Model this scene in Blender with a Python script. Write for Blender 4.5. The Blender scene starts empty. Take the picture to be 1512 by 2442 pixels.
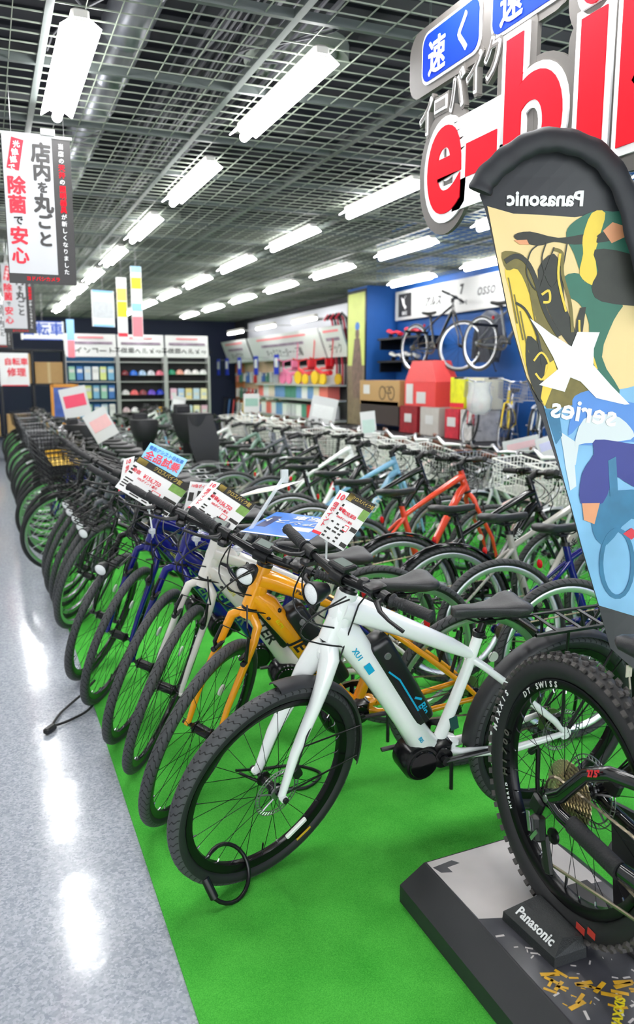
import bpy, bmesh, math, random
from mathutils import Vector, Matrix
random.seed(7)
PI=math.pi
SC=bpy.context.scene
COL=SC.collection
R_=math.radians
# ---------------- camera ----------------
cam=bpy.data.cameras.new('camera'); co=bpy.data.objects.new('camera',cam); COL.objects.link(co)
cam.sensor_fit='HORIZONTAL'; cam.sensor_width=36.0; cam.lens=36.0*1890/1512
cam.clip_start=.05; cam.clip_end=120
co.location=(0,0,1.55)
co.rotation_euler=(R_(90-9.639),0,R_(-22.4215))
cam.dof.use_dof=True; cam.dof.focus_distance=2.4; cam.dof.aperture_fstop=4.8
SC.camera=co
# ---------------- world, exposure ----------------
W=bpy.data.worlds.new('world'); SC.world=W; W.use_nodes=True
W.node_tree.nodes['Background'].inputs[0].default_value=(.93,.97,1,1)
W.node_tree.nodes['Background'].inputs[1].default_value=1.05
SC.view_settings.view_transform='Standard'; SC.view_settings.look='None'
SC.view_settings.gamma=1; SC.view_settings.use_curve_mapping=False
SC.view_settings.exposure=2.2
SC.cycles.max_bounces=6; SC.cycles.diffuse_bounces=3; SC.cycles.glossy_bounces=3
SC.cycles.transmission_bounces=4; SC.cycles.transparent_max_bounces=8
SC.cycles.caustics_reflective=False; SC.cycles.caustics_refractive=False
SC.cycles.sample_clamp_indirect=6; SC.cycles.use_denoising=True
LAMP=5.0      # brightness of the ceiling tubes
# ---------------- materials ----------------
def lin(c):
    return tuple((v/255/12.92 if v/255<=.04045 else ((v/255+.055)/1.055)**2.4) for v in c)+(1,)
MATS={}
def mat(name,c,rough=.5,metal=0,var=.06,scale=30,bump=0,emit=0,trans=0,alpha=1,coat=0,spec=.5):
    if name in MATS: return MATS[name]
    m=bpy.data.materials.new(name); m.use_nodes=True; nt=m.node_tree; b=nt.nodes['Principled BSDF']
    col=lin(c); b.inputs['Base Color'].default_value=col; b.inputs['Roughness'].default_value=rough
    b.inputs['Metallic'].default_value=metal; b.inputs['Specular IOR Level'].default_value=spec
    if trans: b.inputs['Transmission Weight'].default_value=trans
    if alpha<1: b.inputs['Alpha'].default_value=alpha
    if coat: b.inputs['Coat Weight'].default_value=coat; b.inputs['Coat Roughness'].default_value=.08
    if emit:
        b.inputs['Emission Color'].default_value=col; b.inputs['Emission Strength'].default_value=emit
    if var or bump:
        tc=nt.nodes.new('ShaderNodeTexCoord'); n=nt.nodes.new('ShaderNodeTexNoise'); n.inputs['Scale'].default_value=scale
        nt.links.new(tc.outputs['Object'],n.inputs['Vector'])
        if var:
            mx=nt.nodes.new('ShaderNodeMix'); mx.data_type='RGBA'
            mx.inputs[6].default_value=tuple(max(0,v*(1-var)) for v in col[:3])+(1,)
            mx.inputs[7].default_value=tuple(min(1,v*(1+var)) for v in col[:3])+(1,)
            nt.links.new(n.outputs['Fac'],mx.inputs[0]); nt.links.new(mx.outputs[2],b.inputs['Base Color'])
        if bump:
            bp=nt.nodes.new('ShaderNodeBump'); bp.inputs['Strength'].default_value=bump; bp.inputs['Distance'].default_value=.004
            nt.links.new(n.outputs['Fac'],bp.inputs['Height']); nt.links.new(bp.outputs['Normal'],b.inputs['Normal'])
    MATS[name]=m; return m
def M_(nt,op,a,b=None,c=None):
    n=nt.nodes.new('ShaderNodeMath'); n.operation=op
    for i,v in enumerate((a,b,c)):
        if v is None: continue
        if isinstance(v,(int,float)): n.inputs[i].default_value=v
        else: nt.links.new(v,n.inputs[i])
    return n.outputs[0]
def tyre_mat(name,R,N,skew,c=(30,31,33),wid=.13):
    m=mat(name,c,.62,var=0); nt=m.node_tree; b=nt.nodes['Principled BSDF']
    tc=nt.nodes.new('ShaderNodeTexCoord'); s=nt.nodes.new('ShaderNodeSeparateXYZ'); nt.links.new(tc.outputs['Object'],s.inputs[0])
    x,y,z=s.outputs
    ang=M_(nt,'MULTIPLY',M_(nt,'ARCTAN2',z,x),N/(2*PI))
    rad=M_(nt,'SQRT',M_(nt,'ADD',M_(nt,'MULTIPLY',x,x),M_(nt,'MULTIPLY',z,z)))
    ay=M_(nt,'MULTIPLY',M_(nt,'ABSOLUTE',y),skew)
    wob=M_(nt,'MULTIPLY',M_(nt,'SINE',M_(nt,'MULTIPLY',y,500)),.12)
    f=M_(nt,'FRACT',M_(nt,'ADD',M_(nt,'ADD',ang,ay),wob))
    g=M_(nt,'LESS_THAN',f,wid)
    g=M_(nt,'MULTIPLY',g,M_(nt,'GREATER_THAN',rad,R-.019))
    mx=nt.nodes.new('ShaderNodeMix'); mx.data_type='RGBA'
    mx.inputs[6].default_value=lin(tuple(v+38 for v in c)); mx.inputs[7].default_value=lin((8,8,9))
    side=M_(nt,'LESS_THAN',rad,R-.02)
    mx2=nt.nodes.new('ShaderNodeMix'); mx2.data_type='RGBA'
    nt.links.new(side,mx2.inputs[0]); mx2.inputs[7].default_value=lin(c)
    nt.links.new(g,mx.inputs[0]); nt.links.new(mx.outputs[2],mx2.inputs[6]); nt.links.new(mx2.outputs[2],b.inputs['Base Color'])
    bp=nt.nodes.new('ShaderNodeBump'); bp.inputs['Strength'].default_value=.8; bp.inputs['Distance'].default_value=.002
    nt.links.new(M_(nt,'SUBTRACT',1,g),bp.inputs['Height']); nt.links.new(bp.outputs['Normal'],b.inputs['Normal'])
    return m
BLK=mat('black_plastic',(20,20,22),.38,bump=.05)
BLKM=mat('black_metal',(17,17,19),.28,.3)
RUB=mat('rubber_grip',(34,34,36),.6,bump=.6,scale=160)
SAD=mat('saddle_vinyl',(46,46,48),.42,bump=.25,scale=400)
SIL=mat('polished_silver',(205,206,210),.22,.9)
STEEL=mat('steel',(150,150,152),.3,.9)
SPK=mat('spoke_black',(22,22,24),.35,.6)
SPKS=mat('spoke_silver',(170,172,175),.3,.8)
CHN=mat('chain_metal',(150,140,120),.35,.9,.25,300)
WHT=mat('white_paint',(240,242,240),.18,coat=.5,var=.01)
WHTM=mat('white_matte',(182,183,182),.6,var=.02)
LENS=mat('lamp_lens',(250,252,252),.12,0,var=.05,scale=260,bump=.5,coat=1)
REDR=mat('red_reflector',(215,20,25),.15,bump=.4,scale=200)
CABLE=mat('cable_black',(15,15,16),.35)
TY=tyre_mat('tyre_chevron',.35,70,60,wid=.17)
TYB=tyre_mat('tyre_block',.345,78,-28,wid=.16)
CLEAR=mat('clear_plastic',(235,240,240),.12,alpha=.42,var=.1)
INKK=mat('ink_black',(25,25,28),.6); INKR=mat('ink_red',(225,30,55),.55); INKW=mat('ink_white',(245,245,245),.55); INKB=mat('ink_blue',(20,70,170),.55)
def paint(name,c): return mat(name,c,.17,coat=.6,var=.02)
# ---------------- mesh builder ----------------
class MB:
    def __init__(s): s.v=[]; s.f=[]
    def add(s,vs,fs):
        o=len(s.v); s.v+= [tuple(v) for v in vs]; s.f+=[tuple(i+o for i in f) for f in fs]; return s
    def box(s,c,d,rot=None,bev=0):
        x,y,z=d[0]/2,d[1]/2,d[2]/2
        if bev>0:
            b=min(bev,x*.9,y*.9,z*.9); pts=[]; 
            for zz,ins in ((-z,b),(-z+b,0),(z-b,0),(z,b)):
                X,Y=x-ins,y-ins
                pts+=[(X-b*(ins==0)*0,-Y+b,zz),(X,Y-b,zz),(X-b,Y,zz),(-X+b,Y,zz),(-X,Y-b,zz),(-X,-Y+b,zz),(-X+b,-Y,zz),(X-b,-Y,zz)]
            fs=[tuple(range(7,-1,-1)),tuple(range(24,32))]
            for k in range(3):
                for i in range(8): fs.append((k*8+i,k*8+(i+1)%8,k*8+8+(i+1)%8,k*8+8+i))
        else:
            pts=[(i,j,k) for k in (-z,z) for i,j in ((-x,-y),(x,-y),(x,y),(-x,y))]
            fs=[(3,2,1,0),(4,5,6,7),(0,1,5,4),(1,2,6,5),(2,3,7,6),(3,0,4,7)]
        c=Vector(c)
        if rot is None: pts=[Vector(p)+c for p in pts]
        else:
            q=rot if isinstance(rot,Matrix) else Matrix.Rotation(rot,3,'Z')
            pts=[q@Vector(p)+c for p in pts]
        return s.add(pts,fs)
    def tube(s,path,r,n=8,closed=False,sq=None,cap=True,up=(0,0,1)):
        P=[Vector(p) for p in path]; k=len(P)
        rr=r if isinstance(r,(list,tuple)) else [r]*k
        ss=sq if isinstance(sq,(list,tuple)) else [sq or 1]*k
        vs=[]; prev=None
        for i in range(k):
            a=P[(i-1)%k] if (closed or i>0) else P[i]; b=P[(i+1)%k] if (closed or i<k-1) else P[i]
            t=(b-a).normalized()
            if prev is None:
                u=Vector(up); 
                if abs(t.dot(u))>.97: u=Vector((1,0,0))
                u=(u-t*t.dot(u)).normalized()
            else:
                u=(prev-t*t.dot(prev)).normalized()
            prev=u; w=t.cross(u)
            for j in range(n):
                an=2*PI*j/n; vs.append(P[i]+u*(math.cos(an)*rr[i]*ss[i])+w*(math.sin(an)*rr[i]))
        fs=[]
        for i in range(k if closed else k-1):
            a=i*n; b=((i+1)%k)*n
            for j in range(n): fs.append((a+j,a+(j+1)%n,b+(j+1)%n,b+j))
        if cap and not closed: fs.append(tuple(range(n-1,-1,-1))); fs.append(tuple((k-1)*n+j for j in range(n)))
        return s.add(vs,fs)
    def lathe(s,prof,n=24,axis='Y',c=(0,0,0),closed=False,a0=0,a1=2*PI):
        """prof: (radius, along)"""
        full=abs(a1-a0-2*PI)<1e-6; m=n if full else n+1; vs=[]
        for i in range(m):
            a=a0+(a1-a0)*i/n; ca,sa=math.cos(a),math.sin(a)
            for r,h in prof:
                p={'Y':(r*ca,h,r*sa),'X':(h,r*ca,r*sa),'Z':(r*ca,r*sa,h)}[axis]
                vs.append((p[0]+c[0],p[1]+c[1],p[2]+c[2]))
        k=len(prof); fs=[]
        for i in range(n):
            a=i*k; b=((i+1)%m)*k
            for j in range(k if closed else k-1): fs.append((a+j,a+(j+1)%k,b+(j+1)%k,b+j))
        return s.add(vs,fs)
    def loft(s,rings,cap=True,closed=False):
        n=len(rings[0]); vs=[p for r in rings for p in r]; fs=[]; k=len(rings)
        for i in range(k if closed else k-1):
            a=i*n; b=((i+1)%k)*n
            for j in range(n): fs.append((a+j,a+(j+1)%n,b+(j+1)%n,b+j))
        if cap and not closed: fs.append(tuple(range(n-1,-1,-1))); fs.append(tuple((k-1)*n+j for j in range(n)))
        return s.add(vs,fs)
    def ball(s,c,r,n=12,m=8,sc=(1,1,1)):
        rings=[]
        for i in range(1,m):
            a=PI*i/m; rings.append([(c[0]+sc[0]*r*math.sin(a)*math.cos(2*PI*j/n),c[1]+sc[1]*r*math.sin(a)*math.sin(2*PI*j/n),c[2]+sc[2]*r*math.cos(a)) for j in range(n)])
        return s.loft(rings)
    def prism(s,poly,t,F):
        """poly 2D points, F(u,v,w)->3D, thickness t along w"""
        n=len(poly); vs=[F(u,v,0) for u,v in poly]+[F(u,v,t) for u,v in poly]
        fs=[tuple(range(n-1,-1,-1)),tuple(range(n,2*n))]+[(i,(i+1)%n,n+(i+1)%n,n+i) for i in range(n)]
        return s.add(vs,fs)
    def mesh(s,name,m,smooth=None):
        me=bpy.data.meshes.new(name); me.from_pydata(s.v,[],s.f); 
        bm=bmesh.new(); bm.from_mesh(me); bmesh.ops.recalc_face_normals(bm,faces=bm.faces); bm.to_mesh(me); bm.free()
        if smooth:
            for p in me.polygons: p.use_smooth=True
            me.set_sharp_from_angle(angle=R_(smooth if smooth>1 else 40))
        for mm in (m if isinstance(m,(list,tuple)) else [m]): me.materials.append(mm)
        return me
def link(name,me,parent=None,loc=None,mtx=None,label=None,cat=None,group=None,kind=None):
    o=bpy.data.objects.new(name,me); COL.objects.link(o)
    if parent is not None: o.parent=parent
    if mtx is not None: o.matrix_local=mtx
    elif loc is not None: o.location=loc
    if label: o['label']=label
    if cat: o['category']=cat
    if group: o['group']=group
    if kind: o['kind']=kind
    return o
def obj(name,mb,m,parent=None,smooth=None,**k): return link(name,mb.mesh(name,m,smooth),parent,**k)
def root(name,label,cat,loc=(0,0,0),rz=0,group=None): 
    o=link(name,None,None,loc,None,label,cat,group); o.rotation_euler=(0,0,rz); o.empty_display_size=.1; return o
def struct(name,mb,m,parent=None,smooth=None,**k):
    o=obj(name,mb,m,parent,smooth,**k)
    if parent is None: o['kind']='structure'
    return o
TXT={}
def text_mesh(s,h,m,ext=.0006,bold=0,align='CENTER',sx=1,shear=0,res=2):
    """letters lie in local XY, reading +X, up +Y, standing out in +Z"""
    key=(s,h,m.name,ext,bold,align,sx,shear,res)
    if key in TXT: return TXT[key]
    fat=0
    if bold>0 and any(ord(q)>0x2E80 for q in s): fat=min(bold,.08)*.8; bold=0
    c=bpy.data.curves.new('lettering','FONT'); c.body=s; c.size=h/.73; c.extrude=ext; c.offset=bold*h; c.align_x=align; c.align_y='CENTER'
    c.resolution_u=res; c.shear=shear
    o=bpy.data.objects.new('t',c); COL.objects.link(o)
    dg=bpy.context.evaluated_depsgraph_get(); me=bpy.data.meshes.new_from_object(o.evaluated_get(dg))
    COL.objects.unlink(o); bpy.data.objects.remove(o)
    me.name='lettering'
    if fat:
        k0=len(me.vertices); V=[v.co.copy() for v in me.vertices]; F=[tuple(p.vertices) for p in me.polygons]; nv=[];nf=[]
        for j,(dx,dy) in enumerate(((0,0),(1,0),(-1,0),(0,1),(0,-1),(.7,.7),(-.7,-.7),(.7,-.7),(-.7,.7))):
            nf+=[tuple(i+len(nv) for i in f) for f in F]; nv+=[(v.x+dx*fat*h,v.y+dy*fat*h,v.z-.00003*j) for v in V]
        me=bpy.data.meshes.new('lettering'); me.from_pydata(nv,[],nf)
    if sx!=1:
        for v in me.vertices: v.co.x*=sx
    me.materials.clear(); me.materials.append(m)
    TXT[key]=me; return me
def frame(o,u,v):
    """matrix with X along u, Y near v, origin o"""
    u=Vector(u).normalized(); v=Vector(v); w=u.cross(v).normalized(); v=w.cross(u)
    m=Matrix((u,v,w)).transposed().to_4x4(); m.translation=Vector(o); return m
def text(s,h,m,parent,o,u,v,name='lettering',**k):
    return link(name,text_mesh(s,h,m,**k),parent,mtx=frame(o,u,v))
def fit_letter(s,w,h,m,bold,ext=.0006,shear=0,grow=0,res=2):
    """letter whose plain shape measures w x h; grow thickens it outwards by that many metres"""
    a=text_mesh(s,h,m,ext,bold,'CENTER',1,shear,res); me=text_mesh(s,h,m,ext,bold+grow/h,'CENTER',1,shear,res).copy()
    xs=[v.co.x for v in a.vertices]; ys=[v.co.y for v in a.vertices]
    x0,x1,y0,y1=min(xs),max(xs),min(ys),max(ys); kx=w/max(x1-x0,1e-6); ky=h/max(y1-y0,1e-6)
    for v in me.vertices: v.co.x=(v.co.x-(x0+x1)/2)*kx; v.co.y=(v.co.y-(y0+y1)/2)*ky
    return me
# ---------------- structure ----------------
def floor_mat():
    m=mat('aisle_vinyl',(176,184,196),.13,var=0,spec=.6); nt=m.node_tree; b=nt.nodes['Principled BSDF']
    tc=nt.nodes.new('ShaderNodeTexCoord'); v=nt.nodes.new('ShaderNodeTexVoronoi'); v.inputs['Scale'].default_value=130
    nt.links.new(tc.outputs['Object'],v.inputs['Vector'])
    v2=nt.nodes.new('ShaderNodeTexNoise'); v2.inputs['Scale'].default_value=45; nt.links.new(tc.outputs['Object'],v2.inputs['Vector'])
    r=nt.nodes.new('ShaderNodeValToRGB'); r.color_ramp.elements[0].color=lin((138,147,160)); r.color_ramp.elements[1].color=lin((204,209,217))
    s=nt.nodes.new('ShaderNodeSeparateColor'); nt.links.new(v.outputs['Color'],s.inputs[0])
    a=M_(nt,'ADD',M_(nt,'MULTIPLY',s.outputs[0],.6),M_(nt,'MULTIPLY',v2.outputs['Fac'],.45)); nt.links.new(a,r.inputs[0])
    nt.links.new(r.outputs[0],b.inputs['Base Color'])
    n=nt.nodes.new('ShaderNodeTexNoise'); n.inputs['Scale'].default_value=7; nt.links.new(tc.outputs['Object'],n.inputs['Vector'])
    bp=nt.nodes.new('ShaderNodeBump'); bp.inputs['Strength'].default_value=.12; bp.inputs['Distance'].default_value=.01
    nt.links.new(n.outputs['Fac'],bp.inputs['Height']); nt.links.new(bp.outputs['Normal'],b.inputs['Normal'])
    return m
def carpet_mat():
    m=mat('green_carpet',(44,158,44),.95,var=0,spec=.1); nt=m.node_tree; b=nt.nodes['Principled BSDF']
    tc=nt.nodes.new('ShaderNodeTexCoord')
    n=nt.nodes.new('ShaderNodeTexNoise'); n.inputs['Scale'].default_value=420; nt.links.new(tc.outputs['Object'],n.inputs['Vector'])
    n2=nt.nodes.new('ShaderNodeTexNoise'); n2.inputs['Scale'].default_value=5; n2.inputs['Detail'].default_value=5; nt.links.new(tc.outputs['Object'],n2.inputs['Vector'])
    r=nt.nodes.new('ShaderNodeValToRGB'); r.color_ramp.elements[0].color=lin((50,154,46)); r.color_ramp.elements[1].color=lin((100,212,84))
    r.color_ramp.elements[0].position=.3; r.color_ramp.elements[1].position=.7
    nt.links.new(M_(nt,'ADD',M_(nt,'MULTIPLY',n.outputs['Fac'],.6),M_(nt,'MULTIPLY',n2.outputs['Fac'],.4)),r.inputs[0]); nt.links.new(r.outputs[0],b.inputs['Base Color'])
    bp=nt.nodes.new('ShaderNodeBump'); bp.inputs['Strength'].default_value=.5; bp.inputs['Distance'].default_value=.003
    nt.links.new(n.outputs['Fac'],bp.inputs['Height']); nt.links.new(bp.outputs['Normal'],b.inputs['Normal'])
    return m
RX=6.45; BY=21.5; LX=-2.6
struct('floor',MB().box(((LX+RX)/2,8.5,-.05),(RX-LX+.4,28,.1)),floor_mat())
struct('trim_green_carpet',MB().box(((.38+RX)/2,9.25,.003),(RX-.38,24.5,.006)),carpet_mat())
BLUE=mat('blue_wall',(22,88,165),.6,var=.1,scale=6); NAVY=mat('navy_wall',(18,30,62),.6)
struct('wall_right',MB().box((RX+.1,8.5,2),(.2,28,4.0)),BLUE)
struct('wall_back',MB().box(((LX+RX)/2,BY+.1,2),(RX-LX,.2,4.0)),NAVY)
struct('trim_dark_wall_panel',MB().box((RX,17.2,2),(.03,8.6,4.0)),mat('panel_dark',(40,42,46),.7))
struct('wall_left',MB().box((LX-.1,10.5,2),(.2,24,4.0)),mat('grey_wall',(196,196,192),.7))
DECK=mat('dark_deck',(20,21,30),.85,var=.3,scale=3)
mb=MB().box(((LX+RX)/2,8.5,4.05),(RX-LX,28,.1))
cl=struct('ceiling',mb,DECK)
mb=MB()
for i in range(90): mb.box(((LX+RX)/2,-4+i*.29,3.985),(RX-LX,.12,.03))
obj('deck_rib',mb,DECK,cl)['kind']='stuff'
GRID=mat('grid_wire',(150,158,144),.45,.2); TBAR=mat('t_bar',(94,101,99),.45,.2); ZG=3.05
gridroot=obj('ceiling_grid_hanger',MB().box((.34,9,3.5),(.01,.01,.9)).box((2.3,9,3.5),(.01,.01,.9)).box((2.3,4,3.5),(.01,.01,.9)),TBAR,cl)
mx=MB().box((0,0,0),(.0038,26,.006)).mesh('grid_wire',GRID); my=MB().box((0,0,0),(RX-LX,.0038,.006)).mesh('grid_wire',GRID)
tx=MB().box((0,0,.018),(.028,26,.036)).box((0,0,.0),(.034,26,.004)).mesh('t_bar',TBAR)
ty=MB().box((0,0,.018),(RX-LX,.02,.04)).box((0,0,0),(RX-LX,.026,.004)).mesh('t_bar',TBAR)
x=.34-3*.98; nwire=0
xs=[]; 
for i in range(10):
    X=.34+(i-3)*.98
    if LX<X<RX: link('t_bar',tx,cl,(X,8.5,ZG))
    for k in range(1,7):
        Xk=X+.98*k/7
        if LX<Xk<RX: link('grid_wire',mx,cl,(Xk,8.5,ZG+.006))
for j in range(-2,20):
    Y=3.43+j*.935
    link('t_bar',ty,cl,((LX+RX)/2,Y,ZG))
    for k in range(1,8):
        link('grid_wire',my,cl,((LX+RX)/2,Y+.935*k/8,ZG+.006))
# plenum: duct, pipes, cable bundles, round diffusers
DUCT=mat('galvanised_duct',(132,134,142),.35,.7,.2,8,.3)
mb=MB(); prof=[]
k=0
yy=-2
while yy<21: prof+=[(.13,yy),(.13,yy+.58),(.137,yy+.59),(.137,yy+.62)]; yy+=.63
mb.lathe(prof,20,'Y',(.86,0,3.5)); obj('duct',mb,DUCT,cl,smooth=40)
GREYC=mat('grey_cable',(66,66,72),.6)
for i in range(16):
    p=[(1.12+.025*i%0.4+random.uniform(-.05,.05)+(i%5)*.04,-1+q*1.3,3.32+random.uniform(-.03,.05)+.06*math.sin(q+i)) for q in range(18)]
    obj('cable',MB().tube(p,.006+.004*(i%3),5),GREYC,cl)
for X in (2.85,3.9,5.2): obj('conduit',MB().tube([(X,-2,3.45),(X,20,3.45)],.03,8),GREYC,cl,smooth=40)
for i in range(7):
    Y=2+i*2.4; obj('beam',MB().box((2,Y,3.75),(RX-LX-1,.16,.2)),mat('dark_beam',(34,36,44),.7),cl)
for (X,Y) in ((1.75,4.55),(3.9,8.4),(1.9,9.5)):
    obj('air_diffuser',MB().lathe([(.05,.06),(.1,0),(.14,.05),(.2,0),(.24,.06),(.3,.02),(.3,.1),(.05,.2)],28,'Z',(X,Y,3.3)),mat('diffuser_paint',(110,116,110),.5),cl,smooth=40)
for (X,Y,a) in ((1.0,4.9,0),(1.45,3.7,1),(.55,3.4,2),(.75,5.6,1.)):
    p=[(X+.16*math.cos(t*.5+a),Y+.5*math.sin(t*.37+a)+t*.04,3.14+.05*math.sin(t*.6)) for t in range(16)]
    obj('loose_cable',MB().tube(p,.006,5),GREYC,cl)
# ---------------- ceiling light fixtures ----------------
GLOW=mat('tube_glow',(255,255,255),.5,var=0,emit=LAMP); CASE=mat('fixture_case',(214,210,204),.5)
fx=MB().box((0,0,.045),(.075,1.24,.06),bev=.01).mesh('housing',CASE)
# winged reflector: a shallow inverted V section
def wing():
    mb=MB(); s=[(-.085,.0),(-.035,.035),(.035,.035),(.085,.0),(.082,-.004),(.035,.028),(-.035,.028),(-.082,-.004)]
    mb.loft([[(x,y,z) for x,z in s] for y in (-.62,.62)]); return mb.mesh('reflector_wing',GLOW)
fw_=wing()
ft=MB().tube([(0,-.6,-.012),(0,.6,-.012)],.027,12).mesh('light_tube',GLOW,40)
rows={.46:[2.3,4.3]+[4.3+2*k for k in range(1,8)],1.53:[2.27+1.99*k for k in range(0,9)],3.1:[2.05+2.06*k for k in range(0,9)],4.53:[2.05+2.1*k for k in range(0,9)],6.03:[2.5+2.1*k for k in range(0,5)],-1.2:[3+2.4*k for k in range(0,7)]}
names={.46:'the row over the aisle edge',1.53:'the second row from the aisle',3.1:'the third row from the aisle',4.53:'the fourth row from the aisle',6.03:'the row beside the right wall',-1.2:'the row left of the aisle'}
ordn=['nearest','second nearest','third nearest','fourth nearest','fifth nearest','sixth nearest','seventh nearest','eighth nearest','ninth nearest','tenth nearest','farthest']
for X,ys in rows.items():
    for k,Y in enumerate(ys):
        t=root('ceiling_light','white winged fluorescent batten, %s in %s'%(ordn[k],names[X]),'light',(X,Y,2.985),0,'fluorescent lights under the ceiling grid')
        link('housing',fx,t); link('reflector_wing',fw_,t); link('light_tube',ft,t)
# ---------------- bicycle parts (local: x forward from rear hub, y left, z up) ----------------
def node(n,me,loc=(0,0,0),steer=False,kids=(),kind=None,label=None,key=None,rot=None):
    return dict(n=n,me=me,loc=loc,steer=steer,kids=list(kids),kind=kind,label=label,key=key,rot=rot)
def torus(R,r,n=64,m=12,sq=1):
    mb=MB(); prof=[(R+r*sq*math.cos(2*PI*j/m),r*math.sin(2*PI*j/m)) for j in range(m)]
    return mb.lathe(prof,n,'Y',closed=True)
def spokes(Rr,hw,n=28,r=.0011,rh=.02,m=3):
    mb=MB()
    for i in range(n):
        a=2*PI*i/n; s=1 if i%2 else -1; cr=(1 if (i//2)%2 else -1)*.9
        p0=(rh*math.cos(a+cr),s*hw,rh*math.sin(a+cr)); p1=(Rr*math.cos(a),s*.004,Rr*math.sin(a))
        mb.tube([p0,p1],r,m,cap=False)
    return mb
def rotor(R=.08):
    mb=MB(); mb.lathe([(R-.016,-.0009),(R-.016,.0009),(R-.012,.0009),(R-.012,-.0009)],48,'Y',closed=True)
    mb.lathe([(R-.003,-.0009),(R-.003,.0009),(R,.0009),(R,-.0009)],48,'Y',closed=True)
    for i in range(40):
        a=2*PI*i/40; ca,sa=math.cos(a),math.sin(a); b=a+.07
        mb.tube([(ca*(R-.014),0,sa*(R-.014)),(math.cos(b)*(R-.001),0,math.sin(b)*(R-.001))],.0014,4,cap=False)
    for i in range(6):
        a=2*PI*i/6; mb.tube([(.02*math.cos(a),0,.02*math.sin(a)),(.045*math.cos(a+.25),0,.045*math.sin(a+.25)),((R-.013)*math.cos(a+.3),0,(R-.013)*math.sin(a+.3))],.003,5)
    mb.lathe([(.008,-.003),(.022,-.003),(.022,.003),(.008,.003)],20,'Y',closed=True)
    return mb
def wheel(R=.35,r=.019,tm=None,silver=True,full=True,hubw=.045,disc=False,cass=False,dyn=False,refl=True,sps=None,n=64,rimd=.02):
    """returns (rim mesh, kids)"""
    Rb=R-2*r
    rim=MB().lathe([(Rb+.004,-r*.62),(Rb-.002,-r*.66),(Rb-rimd,-r*.4),(Rb-rimd-.003,0),(Rb-rimd,r*.4),(Rb-.002,r*.66),(Rb+.004,r*.62)],n,'Y',closed=True)
    rimm=rim.mesh('wheel_rim',mat('rim_silver',(196,198,202),.25,.85) if silver else mat('rim_black',(24,24,26),.25,.5),40)
    k=[node('tyre',torus(R-r,r,n,12).mesh('tyre',tm or TY,60))]
    k.append(node('spokes',spokes(Rb-rimd,hubw*.62,28 if full else 16,.0011 if full else .0018).mesh('spokes',sps or SPK),kind='stuff'))
    hb=MB().lathe([(.006,-hubw-.02),(.008,-hubw),(.024,-hubw*.7),(.024,-hubw*.6),(.014,-hubw*.5),(.014,hubw*.5),(.024,hubw*.6),(.024,hubw*.7),(.008,hubw),(.006,hubw+.02)],16)
    if dyn: hb.lathe([(.01,-.032),(.019,-.030),(.020,0),(.019,.030),(.01,.032)],20)
    k.append(node('hub',hb.mesh('hub',BLKM,35)))
    if full:
        if disc: k.append(node('brake_rotor',rotor().mesh('brake_rotor',STEEL),(0,hubw-.004,0)))
        if refl: k.append(node('wheel_reflector',MB().lathe([(.001,-.004),(.021,-.003),(.021,.003),(.001,.004)],20).mesh('wheel_reflector',mat('reflector_white',(235,235,230),.2),40),(-.085,0,.13)))
        k.append(node('valve',MB().tube([(0,0,-(Rb-rimd)),(0,0,-(Rb-rimd-.04))],.003,6).mesh('valve',BLKM)))
        nb=MB()
        for i in range(28):
            a=2*PI*i/28; nb.tube([((Rb-rimd+.002)*math.cos(a),0,(Rb-rimd+.002)*math.sin(a)),((Rb-rimd-.012)*math.cos(a),(.003 if i%2 else -.003),(Rb-rimd-.012)*math.sin(a))],.0022,5)
        k.append(node('spoke_nipples',nb.mesh('spoke_nipples',SIL),kind='stuff'))
    if cass:
        cb=MB()
        for i in range(8):
            rr=.022+i*.0035; y=-hubw+.004+i*.0035
            cb.lathe([(.01,y),(rr,y),(rr,y+.0015),(.01,y+.0015)],24,closed=True)
        k.append(node('sprocket',cb.mesh('sprocket',CHN)))
    return rimm,k
def saddle_mesh(wd=.075,L=.27,m=SAD,th=.035):
    mb=MB(); rings=[]
    prof=[(L*.5,.008,.004,-.016),(L*.48,.017,.012,-.022),(L*.36,.021,.013,-.03),(L*.18,.024,.008,-.034),(0,.033,.006,-.036),(-L*.15,.048,.010,-.038),(-L*.28,wd*.9,.018,-.034),(-L*.40,wd,.020,-.028),(-L*.47,wd*.86,.014,-.022),(-L*.5,wd*.5,.004,-.014)]
    for x,w,t,b in prof:
        ring=[]
        for j in range(14):
            a=2*PI*j/14; cy=math.cos(a); s=math.sin(a)
            y=w*math.copysign(abs(cy)**.75,cy); z=(t*(abs(s)**.6) if s>0 else b*abs(s)**.8)
            if s>0.8: z-=.004*(w>.04)
            ring.append((x,y,z-.004))
        rings.append(ring)
    mb.loft(rings); return mb.mesh('saddle',m,60)
def saddle_node(x,z,m=SAD,wd=.075,tilt=.0):
    rails=MB()
    for s in (-1,1): rails.tube([(.09,s*.012,-.03),(.05,s*.02,-.045),(-.05,s*.022,-.045),(-.09,s*.03,-.025)],.0035,6)
    rails.box((-.0,0,-.052),(.045,.05,.014),bev=.004)
    return node('saddle',saddle_mesh(wd,m=m),(x,0,z),rot=Matrix.Rotation(tilt,4,'Y'),kids=[node('saddle_rails',rails.mesh('saddle_rails',BLKM,40))])
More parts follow.
